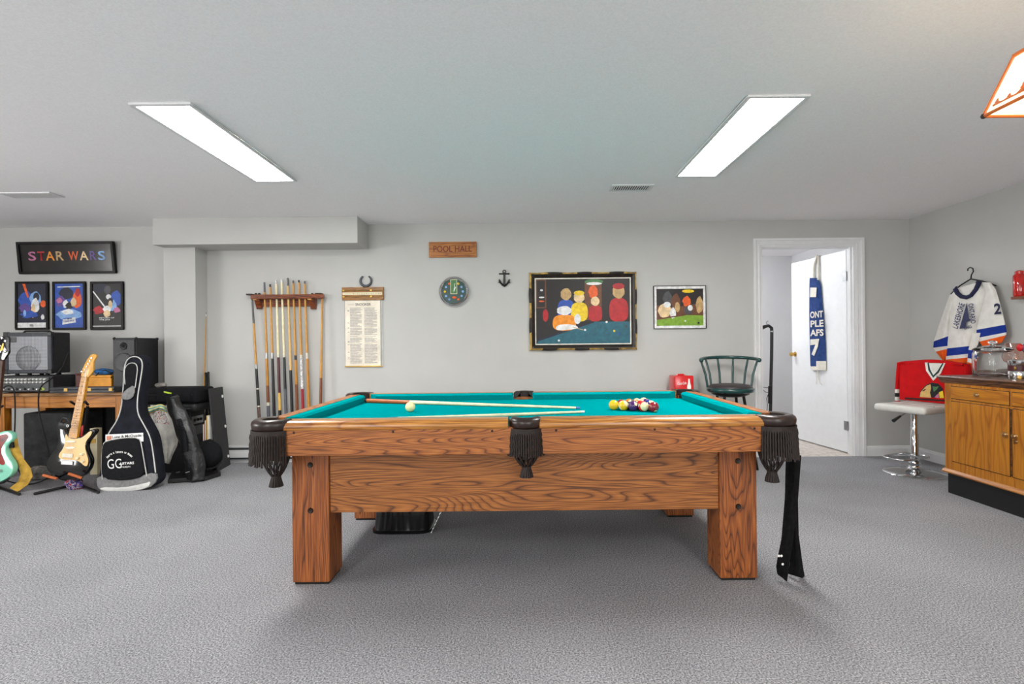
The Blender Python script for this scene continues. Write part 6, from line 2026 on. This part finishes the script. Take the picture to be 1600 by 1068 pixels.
def bag_text(s, x0, y0, x1, y1, hpx, m, off, fat=0.0, nm='lettering'):
    O, E = at(x0, y0, by_(y0)) + Vector((0, off, 0)), at(x1, y1, by_(y1)) + Vector((0, off, 0))
    text(nm, s, O, E, hpx / 197.0, NB, m, gb_, 0.001, fat)


bag_text('Long & McQuade', 177, 685.5, 222.5, 682.5, 5.5, 'ink', -0.0095, 0.015)
bag_text('GG', 173, 731, 195, 729.5, 15, 'white', -0.030, 0.0)
bag_text('UITARS', 193, 724.5, 214, 723.2, 4, 'white', -0.030, 0.03)
bag_text('GUELPH', 196, 729, 208, 728.5, 2.4, 'white', -0.030, 0.02)
arct = "George's Centre of Music"
for i, ch_ in enumerate(arct):
    t_ = i / (len(arct) - 1)
    if ch_ in " '":
        continue
    th = math.radians(152 - 118 * t_)
    cx_, cy2 = 192 + 21 * math.cos(th), 721 - 15 * math.sin(th)
    tx, ty = math.sin(th), math.cos(th) * 0.75
    bag_text(ch_, cx_ - 0.9 * tx, cy2 - 0.9 * ty, cx_ + 0.9 * tx, cy2 + 0.9 * ty, 2.8 if ch_.islower() else 3.6, 'white', -0.030, 0.02, 'letter')
hdl = [at(x, y, by_(y) + 0.05) for x, y in ((222, 556), (228, 562), (232, 569))]
MB().tube(hdl, 0.007, 6).build('loop', 'black_fabric', gb_, True)

# ---- pile between gig bag and wall column
# black rack (road case) that carries the soft cases
rc = thing('road_rack', 'black equipment rack with a steel front panel under the soft keyboard cases', 'equipment rack', (at(290, 740, 4.8).x, 4.85, 0))
rx0, rx1 = -3.36, -2.995
MB().box(rx0, rx1, 4.75, 4.97, 0.0, 0.555).build('case', 'black_vinyl', rc, True, smooth=0, bevel=0.008)
MB().box(rx1 - 0.002, rx1 + 0.006, 4.765, 4.93, 0.43, 0.50).build('steel_panel', 'steel', rc, True, smooth=0, bevel=0.002)
for i in range(3):
    MB().lathe([(0.0, 0.012), (0.012, 0.011), (0.014, 0.0)], 10, (rx1 + 0.006, 4.80 + i * 0.045, 0.465), 0, Matrix.Rotation(PI / 2, 3, 'Y')).build('knob', 'black_plastic', rc, True)
MB().box(rx1 - 0.002, rx1 + 0.005, 4.765, 4.93, 0.33, 0.41).build('dark_panel', 'panel_grey', rc, True, smooth=0)


def soft_case(nm, label, x0, x1, y0, y1, z0, z1, fabric):
    t = thing(nm, label, 'case', ((x0 + x1) / 2, (y0 + y1) / 2, z0))
    MB().box(x0, x1, y0, y1, z0, z1).build('body', fabric, t, True, smooth=60, bevel=0.03, seg=3)
    MB().tube([(x0 + 0.03, y0 - 0.002, (z0 + z1) / 2 + 0.01), (x1 - 0.03, y0 - 0.002, (z0 + z1) / 2 + 0.01)], 0.004, 6).build('zip', 'black_rubber', t, True)
    MB().box((x0 + x1) / 2 - 0.1, x1 - 0.05, y0 - 0.012, y0 + 0.01, z0 + 0.02, z1 - 0.04).build('front_pocket', fabric, t, True, smooth=60, bevel=0.006)
    return t


z_a = 0.556
k1 = soft_case('keyboard_bag', 'lower black soft keyboard bag lying on the equipment rack', -3.36, -2.90, 4.67, 4.965, z_a, z_a + 0.075, 'black_vinyl')
k2 = soft_case('keyboard_bag', 'upper black soft keyboard bag with a yellow-green tag on top of the pile', -3.38, -2.885, 4.66, 4.95, z_a + 0.076, at(300, 606, 4.66).z, 'black_fabric')
mat('tag_lime', (190, 220, 40), 0.5)
MB().ext([at(x, y, 4.648) for x, y in ((256, 611), (268, 613.5), (268, 616), (256, 613))], (0, 0.006, 0)).build('lime_tag', 'tag_lime', k2, True, smooth=0)
fc2 = thing('folded_cloth', 'grey folded cloth lump beside the speaker on top of the keyboard bags', 'cloth', at(252, 606, 4.7))
ztp = at(300, 606, 4.66).z
crump((at(252, 602, 4.76).x, 4.76, ztp + 0.022), 0.05, 0.04, 0.024, 0.06, 5).build('cloth', 'rag_grey', fc2, True, smooth=40)

# hanging pale patterned shirt
mat('shirt_pale', (206, 204, 196), 0.85, var=0.12, scale=12)
m_, nt_, b_ = new_mat('shirt_dots')
n_ = noise_node(nt_, 75, 2)
r_ = ramp(nt_, n_.outputs['Fac'], [(0.38, (60, 40, 60)), (0.44, (204, 202, 196)), (0.57, (204, 202, 196)), (0.62, (160, 60, 66))])
nt_.links.new(r_.outputs['Color'], b_.inputs['Base Color'])
b_.inputs['Roughness'].default_value = 0.85
srt = thing('pale_shirt', 'pale patterned shirt hanging behind the gig bag', 'shirt', at(258, 720, 4.45))
srows = [(236, 632, 262, 634), (236, 645, 268, 648), (238, 660, 276, 664), (243, 678, 279, 680), (250, 696, 276, 696), (255, 712, 268, 712), (258, 722, 264, 724)]


def shf(u, v):
    k = v * (len(srows) - 1)
    i = min(int(k), len(srows) - 2)
    f = k - i
    a, b = srows[i], srows[i + 1]
    x0, y0 = a[0] + (b[0] - a[0]) * f, a[1] + (b[1] - a[1]) * f
    x1, y1 = a[2] + (b[2] - a[2]) * f, a[3] + (b[3] - a[3]) * f
    return at(x0 + (x1 - x0) * u, y0 + (y1 - y0) * u, 4.62 - 0.03 * math.sin(u * PI) + 0.010 * math.sin(u * 13 + v * 2))


MB().grid(shf, 16, 24, lambda u, v: 1 if (v < 0.33 and 0.15 < u < 0.75) else 0).build('shirt', ['shirt_pale', 'shirt_dots'], srt, True, smooth=70, thick=0.008)
cs_ = thing('striped_cloth', 'colourful striped cloth on the pile beside the gig bag', 'cloth', at(245, 645, 4.5))
mat('cloth_stripe_a', (196, 190, 120), 0.8, var=0.3, scale=40)
mat('cloth_stripe_b', (96, 150, 160), 0.8, var=0.3, scale=40)


def csf(u, v):
    p = at(228 + 32 * u, 636 + 10 * v + 2 * math.sin(u * 6) - 4 * math.sin(u * PI), 4.585 - 0.03 * math.sin(v * PI))
    return p


MB().grid(csf, 16, 10, lambda u, v: int(v * 5) % 2).build('cloth', ['cloth_stripe_a', 'cloth_stripe_b'], cs_, True, smooth=70, thick=0.006)

# long black soft bag hanging in front
mat('nylon_black', (22, 23, 25), 0.38, var=0.3, scale=22, bmp=0.9)
lb_ = thing('long_soft_bag', 'long shiny black soft bag with a buckled strap slumped against the pile', 'bag', at(305, 751, 4.42))
crow = [(270, 618, 7), (272, 626, 9), (277, 640, 12), (283, 655, 13), (289, 670, 13.5), (295, 690, 14), (301, 710, 14.5), (305, 728, 14.5), (306, 742, 13.5), (306.5, 750, 11.5)]


def lbf(u, v):
    k = v * (len(crow) - 1)
    i = min(int(k), len(crow) - 2)
    f = k - i
    cx = crow[i][0] + (crow[i + 1][0] - crow[i][0]) * f
    cy = crow[i][1] + (crow[i + 1][1] - crow[i][1]) * f
    r = crow[i][2] + (crow[i + 1][2] - crow[i][2]) * f
    if v < 0.02 or v > 0.985:
        r *= 0.25
    th = 2 * PI * u
    d = 1 + 0.08 * math.sin(5 * th + v * 9) + 0.05 * math.sin(3 * th - v * 17)
    y = 4.53 - 0.10 * v
    p = at(cx + r * math.cos(th) * d, cy, y)
    p.y += 0.055 * math.sin(th) * d
    p.z = max(p.z + 0.006 * math.sin(v * 30 + th), 0.002)
    return p


MB().grid(lbf, 24, 48, closed_u=True).build('bag', 'nylon_black', lb_, True, smooth=80)
MB().grid(lambda u, v: at(275 + 8 * u + 12 * v + (2 * math.sin(v * 4)), 655 + 52 * v - 2 * u, 4.435 - 0.03 * v - 0.012 * math.sin(u * PI)), 4, 14).build('strap', 'black_fabric', lb_, True, smooth=70, thick=0.004)
MB().tube([at(x, y, 4.40) for x, y in ((279, 668.5), (286, 665), (287, 668), (280, 671.5))], 0.004, 6, closed=True).build('buckle', 'chrome', lb_, True)

# round black cap / drum bag
dbg = thing('round_bag', 'round black soft bag on the floor in front of the record sleeves', 'bag', at(328, 728, 4.62))
crump(tuple(at(326, 709, 4.62)), 0.115, 0.08, 0.125, 0.035, 21, 28).build('bag', 'black_fabric', dbg, True, smooth=60)
MB().tube([at(x, y, 4.55) for x, y in ((322, 733), (332, 731.5), (341, 727), (346, 721))], 0.007, 6).build('piping', 'black_rubber', dbg, True)
# flat black board lying under it
pb = thing('floor_pedalboard', 'flat black pedalboard case on the carpet under the soft bags', 'pedalboard', at(305, 745, 4.45))
MB().ext([Vector((p.x, p.y, 0.002)) for p in (at(262, 752, 4.36), at(322, 745, 4.44), at(345, 733, 4.60), at(345, 733, 4.64), at(268, 738, 4.64))], (0, 0, 0.035)).build('case', 'black_plastic', pb, True, smooth=0, bevel=0.006)
for xx in (275, 290):
    MB().tube([at(xx, 738, 4.345), at(xx + 6, 736.5, 4.345)], 0.004, 6).build('clip', 'steel', pb, True)

# record sleeves
for i, (x0, x1, y0, m_, lb) in enumerate(((317.0, 319.6, 662, 'cue_redwood', 'orange record sleeve standing in the row beside the equipment rack'), (320, 322.4, 656, 'cue_amber', 'amber record sleeve standing in the row beside the equipment rack'), (322.8, 325, 649, 'cream', 'cream record sleeve standing tall in the row beside the equipment rack'), (325.4, 327.2, 650, 'white', 'white record sleeve nearest the leaning black board'))):
    xa, xb = at(x0, 700, 4.77).x, at(x1, 700, 4.77).x
    o = thing('record_sleeve', lb, 'record', ((xa + xb) / 2, 4.84, 0.15), group='record sleeves')
    MB().box(xa, xb, 4.77, 4.97, 0.152, at(x0, y0, 4.77).z).build('sleeve', m_, o, True, smooth=0, bevel=0.002)
    MB().box(xa + 0.004, xb - 0.003, 4.767, 4.78, 0.16, at(x0, y0, 4.77).z - 0.006).build('opening', 'white' if i != 2 else 'cue_tan', o, True, smooth=0)
crt = thing('record_crate', 'low dark crate holding the record sleeves', 'crate', (-2.855, 4.87, 0))
MB().box(-2.90, -2.82, 4.765, 4.98, 0.0, 0.15).build('crate', 'black_vinyl', crt, True, smooth=0, bevel=0.004)

# leaning black board with white studs: broad face turned to the room's right
mat('board_black', (46, 46, 48), 0.7, var=0.1, scale=60, bmp=0.05)
lbd = thing('black_board', 'tall black board edged with white rivets leaning beside the record sleeves', 'board', (-2.79, 4.9, 0))
bf0, bb0, bf1, bb1 = Vector((-2.765, 4.77, 0.0)), Vector((-2.805, 5.05, 0.0)), Vector((-2.832, 4.77, 0.75)), Vector((-2.872, 5.05, 0.75))
MB().ext([bf0, bb0, bb1, bf1], (-0.016, 0, 0)).build('panel', 'board_black', lbd, True, smooth=0, bevel=0.003)
for t_ in (0.12, 0.5, 0.88):
    p = bb0.lerp(bb1, t_).lerp(bf0.lerp(bf1, t_), 0.12)
    MB().lathe([(0.0, 0.006), (0.012, 0.005), (0.016, 0.0)], 12, p, 0, Matrix.Rotation(PI / 2, 3, 'Y')).build('rivet', 'white', lbd, True)
# black folded tripod tubes in the corner
trp = thing('folded_tripod', 'folded black metal stand in the corner behind the leaning cue', 'tripod', (at(322, 600, 5.08).x, 5.08, 0))
for a_, b_ in (((321.5, 583, 5.1), (322.5, 612, 5.07)), ((325.5, 582, 5.1), (326.5, 612, 5.07)), ((323.5, 585, 5.12), (323, 612, 5.1))):
    p, q = at(*a_), at(*b_)
    q2 = p + (q - p) * ((p.z - 0.01) / (p.z - q.z))
    MB().tube([p, q2], 0.009, 8).build('tube', 'black_metal', trp, True)
    MB().sphere(p, 0.012, 8).build('end_cap', 'black_rubber', trp, True)
